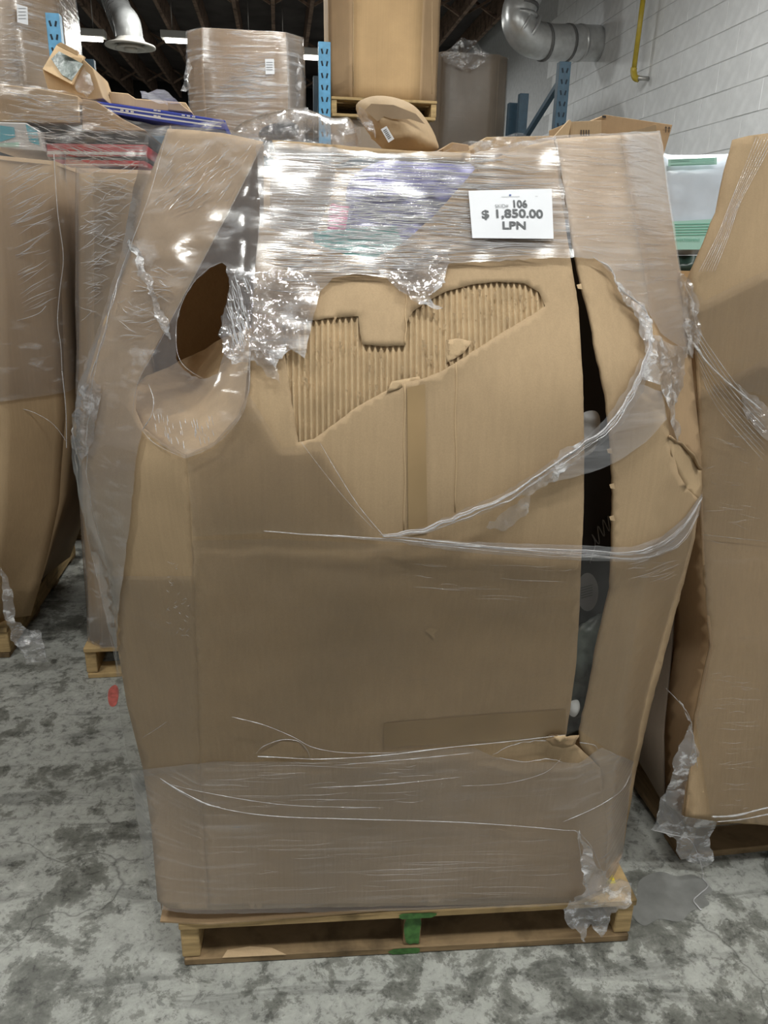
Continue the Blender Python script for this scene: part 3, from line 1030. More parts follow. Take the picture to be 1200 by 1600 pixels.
def strand(pts, r, d=0.014, mat='strand', parent=None, wob=0.0, n=7, fn=None, flat=0.6):
    p2 = catmull([Vector((x, y, 0)) for x, y in pts], 9)
    dep = fn or D
    path = []
    for k, q in enumerate(p2):
        w = wob * noise.noise(Vector((k * 0.35, q.x * 0.02, q.y * 0.02)))
        path.append(PY(q.x + w, q.y + w, dep(q.x, q.y) - d))
    sd = rr_.uniform(0, 50)
    return tube('film_strand', path, lambda t: 0.72 * r * (0.4 + 1.3 * abs(noise.noise(Vector((t * 9, sd, 0))))) * (0.35 + 0.65 * min(1, 8 * min(t, 1 - t) + 0.1)), mat, parent or mb, n=n, flat=flat)


def bundle(pts, n, spread, r, d=0.018, wob=2.0, seed=0, **kw):
    """a gathered rope of film: several thin folds running side by side"""
    q = random.Random(seed)
    N = len(pts)
    for k in range(n):
        a, b = q.uniform(-1, 1) * spread, q.uniform(-1, 1) * spread
        i0 = q.choice((0, 0, 0, 1)) if N > 4 else 0
        i1 = N - q.choice((0, 0, 0, 1)) if N > 4 else N
        pp = []
        for i in range(i0, i1):
            e = min(1.0, 0.35 + 0.9 * math.sin(math.pi * i / (N - 1)))
            u = i / (N - 1)
            pp.append((pts[i][0] + (a * (1 - u) + b * u) * 0.5 * e, pts[i][1] + (a * (1 - u) + b * u) * e))
        strand(pp, r * q.uniform(0.5, 1.25), d + q.uniform(-0.003, 0.004), wob=wob, **kw)


bundle([(598, 838), (660, 830), (720, 806), (790, 776), (850, 738), (905, 700), (952, 664), (988, 612), (1010, 560), (1016, 520)], 11, 7, 0.0022, 0.019, 3, 1)
bundle([(412, 829), (520, 836), (640, 845), (760, 855), (905, 860), (985, 864), (1035, 848), (1070, 820), (1097, 776)], 5, 4, 0.0017, 0.016, 1, 2)
bundle([(600, 838), (720, 852), (840, 864), (920, 868), (1000, 872), (1060, 850), (1092, 800)], 6, 7, 0.0015, 0.017, 1, 3)
sheet('stretch_film', [(590, 834), (720, 846), (905, 852), (985, 855), (1035, 838), (1070, 808), (1098, 770), (1092, 806), (1060, 856), (1000, 878), (905, 876), (760, 866), (640, 852)], off(0.013, 0.002), 'film_right', mb, step=9, jit=0.8)
sheet('stretch_film', [(598, 840), (660, 824), (720, 798), (790, 768), (850, 729), (905, 691), (945, 655), (980, 606), (1000, 560), (1022, 560), (1006, 612), (962, 676), (905, 722), (850, 756), (790, 788), (720, 816), (660, 834)], off(0.016, 0.003), 'film_low', mb, step=8, jit=2.0)
strand([(930, 404), (952, 418), (966, 448), (990, 468), (1008, 486), (1018, 520), (1020, 560)], 0.006, 0.014, wob=4)
strand([(500, 692), (525, 735), (560, 790), (600, 838)], 0.0018, 0.011)
strand([(470, 690), (500, 730), (540, 780), (585, 828)], 0.001, 0.010)
strand([(402, 1182), (430, 1183), (500, 1186), (600, 1180), (700, 1168), (800, 1158), (884, 1148)], 0.0022, 0.014)
strand([(362, 1120), (410, 1132), (455, 1150), (490, 1168), (540, 1176), (620, 1176)], 0.0016, 0.013)
strand([(400, 1178), (412, 1166), (440, 1156), (465, 1158), (480, 1172), (484, 1186)], 0.0012, 0.013)
strand([(252, 1218), (300, 1248), (360, 1266), (440, 1276), (560, 1280), (700, 1284), (800, 1290), (880, 1297), (902, 1300), (908, 1320)], 0.0016, 0.013)
strand([(250, 1216), (275, 1232), (320, 1255), (345, 1262)], 0.003, 0.014)
strand([(250, 1222), (330, 1240), (450, 1258), (600, 1262)], 0.0012, 0.012)
strand([(500, 1230), (600, 1226), (720, 1214)], 0.0012, 0.012)
strand([(520, 1196), (640, 1186), (740, 1176)], 0.0013, 0.012)
strand([(223, 1152), (240, 1142), (260, 1128)], 0.0014, 0.012)
strand([(902, 1300), (908, 1340), (916, 1380), (924, 1410)], 0.0025, 0.03)
strand([(902, 1298), (925, 1325), (945, 1370), (960, 1390)], 0.002, 0.03)
strand([(770, 1180), (800, 1164), (835, 1158), (862, 1156), (884, 1148)], 0.0022, 0.012, wob=2)
strand([(780, 1184), (820, 1190), (860, 1186), (880, 1192)], 0.0018, 0.012, wob=2)
strand([(905, 1160), (928, 1164), (934, 1172)], 0.002, 0.012)
strand([(720, 1228), (790, 1224), (850, 1208), (876, 1186)], 0.0008, 0.012)
strand([(880, 1284), (930, 1262), (970, 1236), (985, 1210)], 0.0016, 0.014)
# edges of the hole in the corner film and the split
strand([(318, 592), (290, 574), (277, 550), (276, 505), (286, 470), (304, 440), (328, 418), (348, 410)], 0.0008, 0.016)
strand([(222, 672), (236, 650), (240, 625), (232, 600)], 0.0028, 0.014)
strand([(222, 672), (238, 690), (262, 704), (290, 716)], 0.0008, 0.014)
strand([(290, 716), (337, 694), (374, 654), (388, 612), (391, 545)], 0.0007, 0.014)
strand([(411, 222), (375, 296), (330, 382), (282, 472), (244, 545), (216, 596), (206, 650)], 0.0009, 0.010)
strand([(262, 203), (235, 300), (206, 378), (180, 450), (160, 530), (140, 590)], 0.0009, 0.018)
# crumpled silhouette film on the left
strand([(170, 500), (152, 560), (134, 610), (118, 650), (116, 690), (120, 740)], 0.0028, 0.0, wob=5)
strand([(190, 420), (172, 490), (150, 570), (140, 640), (136, 720), (142, 800)], 0.0013, 0.012, wob=4)
strand([(116, 700), (128, 790), (146, 880), (160, 935), (172, 990), (182, 1040)], 0.0012, 0.004, wob=3)
strand([(130, 720), (150, 820), (170, 900), (178, 980), (186, 1060)], 0.0008, 0.010, wob=3)


def crumple(name, poly, depth, parent, amp=0.012, freq=22, step=7, mat='film_crumple', jit=2.0, seed=1, label=None):
    return sheet(name, poly, depth, mat, parent, step=step, jit=jit, seed=seed, disp=rumple(amp, freq, seed), smooth=False, label=label)


crumple('crumpled_film', [(113, 690), (112, 655), (124, 610), (140, 592), (158, 600), (150, 660), (140, 700), (124, 730)], off(0.016), mb, 0.005, 40, 6, seed=2)
crumple('crumpled_film', [(200, 372), (216, 388), (226, 420), (240, 436), (244, 470), (262, 500), (270, 530), (254, 520), (238, 480), (228, 446), (214, 424), (208, 396)], off(0.022), mb, 0.006, 46, 4, mat='film_tail', seed=13)  # highlight streak on the film, put in as a whitish crumpled strip
crumple('crumpled_film', [(355, 420), (398, 425), (392, 520), (420, 540), (438, 600), (420, 590), (395, 560), (362, 570), (346, 545), (346, 500), (358, 465)], off(0.017), mb, 0.005, 45, 6, seed=3)
crumple('crumpled_film', [(398, 425), (470, 415), (500, 450), (480, 500), (462, 540), (440, 560), (415, 550), (395, 520)], off(0.016), mb, 0.004, 50, 6, seed=4)
crumple('crumpled_film', [(600, 430), (640, 404), (700, 396), (696, 440), (672, 462), (690, 484), (650, 470), (620, 452)], off(0.017), mb, 0.005, 45, 6, seed=5)
crumple('crumpled_film', [(985, 470), (1005, 476), (1022, 520), (1050, 540), (1076, 540), (1068, 575), (1066, 610), (1052, 640), (1062, 672), (1058, 690), (1046, 640), (1028, 604), (1000, 590), (1010, 540)], off(0.018), mb, 0.007, 34, 6, mat='film_tail', seed=6)
crumple('crumpled_film', [(965, 440), (990, 460), (1008, 480), (1018, 512), (1008, 520), (992, 486), (972, 470)], off(0.016), mb, 0.006, 50, 5, mat='film_tail', seed=7)
crumple('crumpled_film', [(800, 776), (850, 742), (880, 700), (905, 690), (920, 680), (905, 720), (870, 750), (830, 772)], off(0.018), mb, 0.005, 50, 5, mat='film_tail', seed=8)
crumple('crumpled_film', [(786, 800), (830, 772), (824, 800), (790, 830), (760, 826)], off(0.016), mb, 0.004, 40, 6, seed=9)
crumple('crumpled_film', [(1060, 425), (1080, 440), (1086, 470), (1090, 520), (1080, 560), (1072, 520), (1066, 470)], off(0.012), mb, 0.008, 40, 5, seed=10)
# bunched tail at the foot on the right
def foot(x, y):
    return 1.262 + 0.015 * noise.noise(Vector((x * 0.02, y * 0.02, 0)))


crumple('crumpled_film', [(904, 1302), (922, 1330), (945, 1372), (968, 1378), (990, 1392), (984, 1412), (962, 1420), (950, 1448), (936, 1458), (922, 1446), (915, 1472), (905, 1456), (888, 1440), (876, 1420), (900, 1412), (912, 1390), (908, 1345)], foot, mb, 0.014, 26, 6, mat='film_tail', seed=12, label='bunched clear film tail at the pallet corner')

# torn mouth at the foot of the slit
sheet('torn_lip', [(852, 1154), (868, 1148), (884, 1152), (905, 1150), (898, 1164), (880, 1168), (862, 1166)], lambda x, y: D(x, y) - 0.014, 'card_inner', mb, step=6, disp=rumple(0.004, 40), solid=0.003)
sheet('torn_lip', [(866, 1152), (884, 1150), (886, 1158), (872, 1160)], lambda x, y: D(x, y) - 0.020, 'card_light', mb, step=6, solid=0.003)
sheet('torn_lip', [(405, 1178), (440, 1158), (466, 1160), (482, 1180), (450, 1184)], lambda x, y: D(x, y) - 0.003, 'card_light', mb, step=7)
sheet('tape_band', [(600, 1130), (740, 1118), (884, 1108), (884, 1150), (760, 1158), (640, 1166), (600, 1168)], lambda x, y: D(x, y) - 0.002, 'tape', mb, step=14)
# torn notches along the slit
for x, y in ((905, 448), (952, 705), (956, 760), (956, 810)):
    sheet('paper_shred', [(x - 4, y - 3), (x + 3, y - 5), (x + 5, y + 4), (x - 2, y + 3)], lambda a, b: D(a, b) - 0.003, 'card_light', mb, step=4)

# ---- the price sheet held under the film
ps = thing('price_sheet', 'white price sheet reading $ 1,850.00 taped on the torn box', 'sign', PY(798, 372, D(798, 372) - 0.02))
SA, SB, SC_, SD = (PY(x, y, D(x, y) - 0.021) for x, y in ((732, 298), (862, 295), (865, 373), (738, 372)))


def splane(u, v, lift=0.0012):
    a = SA.lerp(SB, u)
    b = SD.lerp(SC_, u)
    n = (SB - SA).cross(SD - SA).normalized()
    if n.dot(CAM - SA) < 0:
        n = -n
    bend = 0.004 * math.sin(math.pi * u) * math.sin(math.pi * v)
    return a.lerp(b, v) + n * (lift + bend)


gv = [splane(i / 10, j / 6, 0) for j in range(7) for i in range(11)]
gf = [(j * 11 + i, j * 11 + i + 1, (j + 1) * 11 + i + 1, (j + 1) * 11 + i) for j in range(6) for i in range(10)]
mesh('paper', gv, facing(gv, gf), 'paper', ps, smooth=True)
text_on('lettering', 'SKID#', 0.295, 0.335, 0.455, 0.415, splane, 'ink_light', ps)
text_on('lettering', '106', 0.515, 0.245, 0.685, 0.415, splane, 'ink', ps, 0.03)
text_on('lettering', '$ 1,850.00', 0.13, 0.44, 0.875, 0.645, splane, 'ink', ps, 0.026)
text_on('lettering', 'LPN', 0.37, 0.69, 0.655, 0.835, splane, 'ink', ps, 0.03)


def quad_on(name, u0, v0, u1, v1, plane, mat, parent):
    vs_ = [plane(u0, v0), plane(u1, v0), plane(u1, v1), plane(u0, v1)]
    return mesh(name, vs_, facing(vs_, [(0, 1, 2, 3)]), mat, parent)


quad_on('header_line', 0.38, 0.165, 0.60, 0.172, splane, 'ink_light', ps)
quad_on('header_line', 0.79, 0.165, 0.82, 0.172, splane, 'ink_light', ps)
st = []
for k in range(10):
    a = math.pi * k / 5
    q = 0.020 if k % 2 == 0 else 0.009
    st.append(splane(0.487 + q * math.sin(a), 0.135 - q * 1.6 * math.cos(a)))
mesh('star_logo', st, facing(st, [tuple(range(10))]), 'ink_blue', ps)

# ---- things inside the box, seen through the notch and the slit
def pillow(name, poly, Y, thick, mat, label, cat, step=9, parent=None, rum=0.004):
    """stuffed soft bag with the given outline"""
    v2, fs = triang(catp(poly), step)
    vs_ = []
    bp = catp(poly)
    for x, y in v2:
        dm = min(math.hypot(x - b[0], y - b[1]) for b in bp)
        h = thick * math.sqrt(max(0, min(1, dm / 28)))
        vs_.append((x, y, h))
    fr = [PY(x, y, Y - h) + Vector((0, 1, 0)) * (rum * 6 * noise.noise(Vector((x * .05, y * .05, 1)))) * (h / thick) for x, y, h in vs_]
    bk = [PY(x, y, Y) + Vector((0, h, 0)) for x, y, h in vs_]
    n = len(fr)
    f1 = facing(fr, fs)
    f2 = [tuple(n + i for i in reversed(f_)) for f_ in f1]
    lo = min(fr + bk, key=lambda v: v.z)
    c = sum(fr, Vector()) / n
    o = mesh(name, fr + bk, f1 + f2, mat, parent, smooth=True, origin=(c.x, Y, lo.z))
    if parent is None:
        tag(o, label, cat)
    elif label:
        o['label'] = label
    return o


def catp(poly, n=5):
    return [(p.x, p.y) for p in catmull([Vector((x, y, 0)) for x, y in poly], n, True)]


pillow('gift_bag', [(548, 280), (600, 250), (680, 243), (742, 262), (745, 330), (700, 400), (640, 440), (580, 440), (540, 400), (540, 330)], 1.74, 0.06, 'purple', 'purple soft bag behind the film in the torn notch', 'bag')
prism('carton', [(518, 318), (546, 322), (538, 372), (512, 368)], 1.58, 0.05, 'pink', bevel=0.002)
tag(bpy.data.objects[-1] if False else [o for o in COL.objects if o.name.startswith('carton')][-1], 'small pink carton left of the purple bag in the notch', 'box')
o = prism('carton', [(490, 362), (620, 352), (640, 420), (500, 425)], 1.54, 0.06, 'teal', bevel=0.002)
tag(o, 'teal green carton at the bottom of the torn notch', 'box')
o = prism('carton', [(422, 250), (470, 246), (525, 258), (520, 300), (470, 420), (422, 420)], 1.78, 0.10, 'card_grey', bevel=0.003)
tag(o, 'dull brown carton in the dark left side of the notch', 'box')
# slit contents
o = prism('carton', [(897, 340), (935, 440), (975, 640), (985, 800), (975, 1000), (940, 1110), (880, 1110), (880, 800), (880, 500)], 1.42, 0.16, 'black_matte', bevel=0.004)
bc = tag(o, 'black carton with wavy line print inside the dark slit', 'box')


def slitp(x, y, d=0.004):
    return PY(x, y, 1.42 - d)


wv = catmull([slitp(x, y) for x, y in ((922, 880), (930, 850), (925, 835), (936, 850), (934, 822), (944, 838), (942, 812), (952, 830), (950, 806), (957, 822))], 6)
o = tube('line_print', wv, 0.0012, 'ink_light', bc, n=5)
cc = [slitp(918 + 17 * math.cos(2 * math.pi * k / 24), 925 + 30 * math.sin(2 * math.pi * k / 24), 0.006) for k in range(24)]
mesh('round_label', cc, facing(cc, [tuple(range(24))]), 'ink_light', bc, label='pale round label')
for k in range(5):
    a = [slitp(908 + dx, 918 + 4 * k + dy, 0.008) for dx, dy in ((0, 0), (18, -5), (18, -3.6), (0, 1.4))]
    mesh('label_line', a, facing(a, [(0, 1, 2, 3)]), 'ink', bc)
pillow('plastic_bag', [(885, 1010), (905, 980), (945, 960), (950, 1020), (930, 1090), (905, 1150), (880, 1150), (876, 1080)], 1.37, 0.03, 'greybag', 'grey green plastic bag low in the slit', 'bag')
pillow('paper_wad', [(906, 650), (930, 642), (938, 660), (930, 700), (912, 712), (900, 690)], 1.33, 0.02, 'whitebox', 'white crumpled wad in the middle of the slit', 'paper', step=6)
pillow('paper_tag', [(889, 1098), (903, 1094), (906, 1108), (898, 1120), (888, 1114)], 1.285, 0.004, 'whitebox', 'small white tag at the bottom of the slit', 'tag', step=5)

# ================================================================== other tall boxes
def gaylord(name, label, cx, cy, z0, w, d, h, ch, prof, mat, yaw=0.0, film_mat=None, film_z=(0.0, 1.0), film_sides=(7, 0, 1, 2), group=None, nz=10, lid=True, rum=0.004, mats=None, lean=0.0):
    """octagonal cardboard bin: eight bulged wall panels, a floor, top flaps, a film sleeve; prof(t) = outward offset at height t"""
    t = thing(name, label, 'box', (cx, cy, z0), group)
    t.rotation_euler = (0, 0, yaw)
    hw, hd = w / 2, d / 2
    cor = [(-hw + ch, -hd), (hw - ch, -hd), (hw, -hd + ch), (hw, hd - ch), (hw - ch, hd), (-hw + ch, hd), (-hw, hd - ch), (-hw, -hd + ch)]

    def pt(u, t_, lift=0.0):
        k = int(u) % 8
        f = u - int(u)
        a, b = Vector(cor[k]), Vector(cor[(k + 1) % 8])
        p = a.lerp(b, f)
        q = p.normalized()
        e = prof(t_) * (1 + 0.25 * math.sin(math.pi * f)) + lift
        n = rum * noise.noise(Vector((p.x * 4 + cx, p.y * 4 + cy, t_ * 5)))
        p = p + q * (e + n)
        return Vector((p.x + lean * t_, p.y, t_ * h))

    def local(nm_, vs_, fs, m_, solid=0.0, lb=None):
        me = bpy.data.meshes.new(nm_)
        me.from_pydata([tuple(v) for v in vs_], [], fs)
        me.polygons.foreach_set('use_smooth', [True] * len(fs))
        me.materials.append(MAT[m_])
        o = bpy.data.objects.new(nm_, me)
        COL.objects.link(o)
        o.parent = t
        if solid:
            md = o.modifiers.new('thickness', 'SOLIDIFY')
            md.thickness = solid
            md.offset = -1
        if lb:
            o['label'] = lb
        return o
    nx = 6
    for k in range(8):
        vs_ = [pt(k + min(i / nx, 0.9999), j / nz) for j in range(nz + 1) for i in range(nx + 1)]
        fs = [(j * (nx + 1) + i, j * (nx + 1) + i + 1, (j + 1) * (nx + 1) + i + 1, (j + 1) * (nx + 1) + i) for j in range(nz) for i in range(nx)]
        local('wall_panel', vs_, fs, (mats or {}).get(k, mat), 0.006)
    if lid:
        ring = [pt(k, 1.0) - Vector((0, 0, 0.012)) for k in range(8)]
        local('top_flap', ring, [(0, 1, 2, 3, 4, 5, 6, 7)], mat)
    if film_mat:
        m_ = 40
        us = []
        for s in film_sides:
            us += [s + i / nx for i in range(nx)]
        us.append(film_sides[-1] + 0.9999)
        nn = len(us)
        zs = [film_z[0] + (film_z[1] - film_z[0]) * j / 12 for j in range(13)]
        vs_ = [pt(u, z, 0.011 + 0.005 * noise.noise(Vector((u * 3, z * 8, cx)))) for z in zs for u in us]
        fs = [(j * nn + i, j * nn + i + 1, (j + 1) * nn + i + 1, (j + 1) * nn + i) for j in range(12) for i in range(nn - 1)]
        local('stretch_film', vs_, fs, film_mat)
    t['h'] = h
    t['h'] = None
    del t['h']
    return t


def bulge(a, b=0.0, c=0.0):
    return lambda t: a * math.sin(math.pi * min(1, max(0, t))) + b * (1 - t) ** 2 + c * t ** 2


def lerp_pts(pts):
    def f(t):
        for (a, x), (b, y) in zip(pts, pts[1:]):
            if t <= b:
                return x + (y - x) * (t - a) / (b - a)
        return pts[-1][1]
    return f


# --- left neighbour (A): front face at Y~2.75
A_t = 1.83
gA = gaylord('gaylord_box', 'tall brown film-topped box cut off by the left photo edge', -1.46, 3.21, 0.131, 1.15, 1.1, 1.655, 0.16,
             lerp_pts([(0, -0.15), (0.12, -0.08), (0.3, -0.0), (0.5, 0.03), (0.7, 0.01), (1, -0.03)]), 'card', film_mat='film_side', film_z=(0.55, 1.02), lean=0.2)
palA = make_pallet('wooden_pallet', 'dark pallet under the box at the left photo edge', (-2.17, 2.80, 0), 0.0, 1.1, 1.05, mats=('wood', 'wood_grey'))


def fixY(Y):
    return lambda x, y: Y


def wrinkles(parent, area, depth, n, seed, length=(30, 120), r=(0.0004, 0.0011), slope=(-0.06, 0.06), dens=None, mat='strand', steps=7, label=None):
    """many hair-thin stretched creases of the film, one joined part"""
    rnd = random.Random(seed)
    xs = [p[0] for p in area]
    ys = [p[1] for p in area]
    V, Fc = [], []
    k = tries = 0
    while k < n and tries < n * 30:
        tries += 1
        x, y = rnd.uniform(min(xs), max(xs)), rnd.uniform(min(ys), max(ys))
        if not inside((x, y), area) or (dens and rnd.random() > dens(x, y)):
            continue
        L = rnd.uniform(*length)
        sl = rnd.uniform(*slope)
        dx = L / math.sqrt(1 + sl * sl)
        path = []
        ph = rnd.uniform(0, 9)
        for i in range(steps):
            t = i / (steps - 1) - 0.5
            xx, yy = x + dx * t, y + dx * t * sl + 1.2 * math.sin(ph + t * 5)
            path.append((xx, yy))
        if not inside(path[0], area) or not inside(path[-1], area):
            continue
        pw = [PY(a, b, depth(a, b)) for a, b in path]
        r0 = rnd.uniform(*r)
        v, f = tubegeo(pw, lambda t: r0 * (0.2 + 0.8 * math.sin(math.pi * t)), 4, 0.7, caps=False)
        b0 = len(V)
        V += v
        Fc += [tuple(b0 + i for i in q) for q in f]
        k += 1
    o = mesh('film_crease', V, Fc, mat, parent, smooth=True)
    o['kind'] = 'stuff'
    return o


# crumpled film and ropes on A
fA = lambda x, y: 2.74 - 0.0 * x
def crumple_y(name, poly, Y, parent, amp=0.02, freq=14, step=7, seed=1, mat='film_crumple', jit=2.0, label=None):
    return sheet(name, poly, Y if callable(Y) else fixY(Y), mat, parent, step=step, jit=jit, seed=seed, disp=rumple(amp, freq, seed), smooth=False, label=label)


crumple_y('crumpled_film', [(0, 888), (10, 900), (20, 930), (28, 965), (45, 985), (62, 990), (68, 1020), (70, 1034), (40, 1037), (34, 1015), (18, 1000), (10, 960), (0, 930)], 2.66, gA, 0.02, 12, 6, seed=21, mat='film_tail', label='clear film tail hanging over the pallet')
strandA = lambda pts, r, Y: tube('film_strand', [PY(p.x, p.y, Y) for p in catmull([Vector((x, y, 0)) for x, y in pts], 6)], r, 'strand', gA, n=6, flat=0.6)
strandA([(84, 240), (90, 330), (99, 400), (94, 450), (90, 500), (95, 540), (97, 580)], 0.002, 2.70)
strandA([(97, 580), (103, 640), (104, 700)], 0.003, 2.70)
strandA([(0, 505), (30, 500), (60, 490), (72, 478)], 0.002, 2.70)
strandA([(0, 640), (40, 640), (80, 660), (104, 690)], 0.0015, 2.69)
wrinkles(gA, [(0, 250), (84, 250), (95, 480), (0, 500)], fixY(2.715), 60, 31, (20, 70), (0.0007, 0.002), (-0.7, -0.3))

# --- box behind the main one (B)
gB = gaylord('gaylord_box', 'tall brown wrapped box squeezed behind the left of the torn box', -0.25, 3.17, 0.131, 0.97, 1.1, 1.61, 0.06,
             lerp_pts([(0, 0.0), (0.3, 0.015), (0.6, 0.02), (0.8, 0.01), (1, 0.0)]), 'card', film_mat='film_side', film_z=(0.0, 1.01), film_sides=(6, 7, 0, 1), lean=0.13)
palB = make_pallet('wooden_pallet', 'broken pale pallet under the box behind the torn box', (-0.745, 2.615, 0), 0.0, 0.98, 1.1, mats=('wood', 'wood'))
wrinkles(gB, [(122, 250), (225, 250), (205, 360), (150, 500), (120, 560)], fixY(2.60), 120, 32, (12, 50), (0.0006, 0.0018), (-0.9, 0.5))

# --- box further right behind the torn one (G) and the lower one by the wall
gG = gaylord('gaylord_box', 'brown box directly behind the torn box under the parcels', 0.82, 3.26, 0.131, 0.76, 1.1, 1.679, 0.10, bulge(0.02), 'card')
make_pallet('wooden_pallet', 'pallet hidden behind the torn box under its rear neighbour', (0.46, 2.73, 0), 0.0, 0.72, 1.05)
gH = gaylord('gaylord_box', 'dark box behind the right edge box, carrying the white and green pack', 1.86, 3.42, 0.131, 1.08, 1.1, 1.319, 0.10, bulge(0.02), 'card_grey')
make_pallet('wooden_pallet', 'pallet by the block wall under the dark box', (1.34, 2.9, 0), 0.0, 1.04, 1.05)

# --- right neighbour (F), front at Y~1.5
FR = [(200, 1.65, 1146), (330, 1.62, 1120), (430, 1.60, 1074), (520, 1.59, 1086), (700, 1.575, 1092), (850, 1.56, 1096), (1010, 1.51, 1110), (1120, 1.485, 1086), (1285, 1.445, 1070), (1300, 1.44, 1068)]


def DF(px, py):
    for i in range(len(FR) - 1):
        if py <= FR[i + 1][0] or i == len(FR) - 2:
            break
    a, b = FR[i], FR[i + 1]
    t = max(0, min(1.1, (py - a[0]) / (b[0] - a[0])))
    y0 = a[1] + (b[1] - a[1]) * t
    e = a[2] + (b[2] - a[2]) * t
    w = 0.005 * noise.noise(Vector((px * 0.012, py * 0.008, 9)))
    if px < e:
        return y0 + (e - px) * 0.0042 + w
    return y0 + w + 0.00002 * (px - e)


gF = thing('gaylord_box', 'large brown torn box cut off by the right photo edge', 'box', (1.55, 2.1, 0.125))
FF = [(1146, 218), (1170, 212), (1200, 208), (1300, 205), (1560, 205), (1560, 1292), (1200, 1290), (1110, 1282), (1070, 1276), (1078, 1200), (1086, 1120), (1110, 1010), (1098, 900), (1094, 780), (1092, 640), (1086, 520), (1072, 440), (1100, 380), (1118, 330), (1130, 280)]
sheet('front_panel', FF, DF, 'card', gF, step=16, zmin=0.133, solid=0.006, jit=0.6)
FC = [(1072, 440), (1086, 520), (1092, 640), (1094, 780), (1098, 900), (1110, 1010), (1086, 1120), (1078, 1200), (1070, 1276), (1040, 1256), (1038, 1150), (1052, 1000), (1060, 850), (1062, 640), (1064, 520)]
sheet('corner_panel', FC, lambda x, y: DF(x, y), 'card_brown', gF, step=14, zmin=0.133, solid=0.006)
fe = [(1064, 440), (1064, 520), (1062, 640), (1060, 850), (1052, 1000), (1038, 1150), (1040, 1256)]
fl_ = [PY(x, y, DF(x, y)) for x, y in fe]
for p in fl_:
    p.z = max(p.z, 0.133)
fb_ = [Vector((p.x * 0.3 + 0.78, 2.62, p.z)) for p in fl_]
n_ = len(fl_)
mesh('side_panel', fl_ + fb_, [(i, i + 1, n_ + i + 1, n_ + i) for i in range(n_ - 1)], 'card_grey', gF, smooth=True, solid=0.006)
fr_ = [PY(1560, y, DF(1560, y)) for y in (205, 500, 800, 1292)]
for p in fr_:
    p.z = max(p.z, 0.133)
fq_ = [Vector((p.x, 2.62, p.z)) for p in fr_]
mesh('side_panel', fr_ + fq_, [(i, i + 1, 5 + i, 4 + i) for i in range(3)], 'card_orange', gF, smooth=True, solid=0.006)
mesh('back_panel', [fb_[0], fb_[-1], fq_[-1], Vector((fq_[-1].x, 2.62, fb_[0].z))], [(0, 1, 2, 3)], 'card_orange', gF, solid=0.006)
palF = make_pallet('wooden_pallet', 'dark weathered pallet under the box at the right photo edge', (1.03, 1.522, 0), 0.02, 1.07, 1.1, mats=('wood_grey', 'wood_grey'))
offF = lambda d: (lambda x, y: DF(x, y) - d)
sheet('stretch_film', [(1076, 620), (1200, 560), (1300, 600), (1300, 1285), (1200, 1288), (1112, 1280), (1086, 1120), (1108, 1010), (1098, 840)], offF(0.012), 'film_body', gF, step=16, jit=1)
sheet('stretch_film', [(1072, 440), (1100, 470), (1200, 420), (1300, 420), (1300, 600), (1200, 620), (1120, 600), (1090, 540)], offF(0.016), 'film_body', gF, step=14, jit=1)
SF = lambda pts, r, d=0.018, wob=0.0: strand(pts, r, d, parent=gF, fn=DF, wob=wob)
for k in range(7):
    SF([(1182 + k * 5, 214), (1160 + k * 3.5, 270), (1140 + k * 2.5, 320), (1120 + k * 3, 370), (1092 + k * 4, 425)], 0.0018)
for k in range(9):
    SF([(1080 + k * 2, 500 + k * 11), (1110 + k, 545 + k * 11), (1150, 600 + k * 9), (1195, 650 + k * 9)], 0.0016, 0.016, 2)
SF([(1070, 440), (1082, 480), (1078, 520), (1100, 560), (1140, 600), (1190, 640)], 0.004, 0.02, 4)
SF([(1096, 835), (1140, 840), (1200, 846)], 0.0016, 0.01)
SF([(1112, 1276), (1150, 1274), (1200, 1262), (1260, 1256)], 0.006, 0.03)
SF([(1120, 1284), (1160, 1280), (1210, 1270)], 0.004, 0.03)
crumple_y('crumpled_film', [(1150, 600), (1180, 615), (1200, 640), (1215, 700), (1190, 680), (1165, 650)], offF(0.016), gF, 0.008, 40, 6, seed=41)
crumple_y('crumpled_film', [(1076, 430), (1092, 470), (1096, 520), (1088, 560), (1080, 500)], offF(0.02), gF, 0.008, 40, 5, seed=42)
crumple_y('crumpled_film', [(1062, 1092), (1078, 1118), (1086, 1160), (1100, 1230), (1110, 1262), (1116, 1290), (1112, 1340), (1104, 1352), (1085, 1350), (1062, 1340), (1056, 1310), (1022, 1298), (1034, 1268), (1042, 1240), (1058, 1180), (1078, 1130)], lambda x, y: 1.475, gF, 0.014, 16, 6, seed=43, mat='film_tail', label='clear film tail hanging over the pallet corner')
strand([(1040, 1075), (1062, 1098), (1078, 1122), (1084, 1160), (1090, 1200)], 0.0025, 0.0, parent=gF, fn=lambda x, y: 1.46, wob=1)
strand([(1016, 1296), (1050, 1304), (1078, 1312), (1092, 1340), (1098, 1364)], 0.0028, 0.0, parent=gF, fn=lambda x, y: 1.455)
tl = [PZ(x, y, 0.004) for x, y in ((1098, 1372), (1106, 1384), (1094, 1396), (1084, 1406), (1090, 1416), (1096, 1422))]
tube('film_strand', catmull([PY(1098, 1364, 1.455)] + tl, 6), 0.0018, 'strand', gF, n=6)
wrinkles(gF, [(1108, 1050), (1200, 1050), (1200, 1270), (1116, 1260)], offF(0.016), 40, 44, (10, 60), (0.0001, 0.0004), (-0.1, 0.15))
wrinkles(gF, [(1096, 600), (1200, 580), (1200, 860), (1098, 860)], offF(0.016), 34, 45, (10, 50), (0.0001, 0.0004), (-0.2, 0.4))

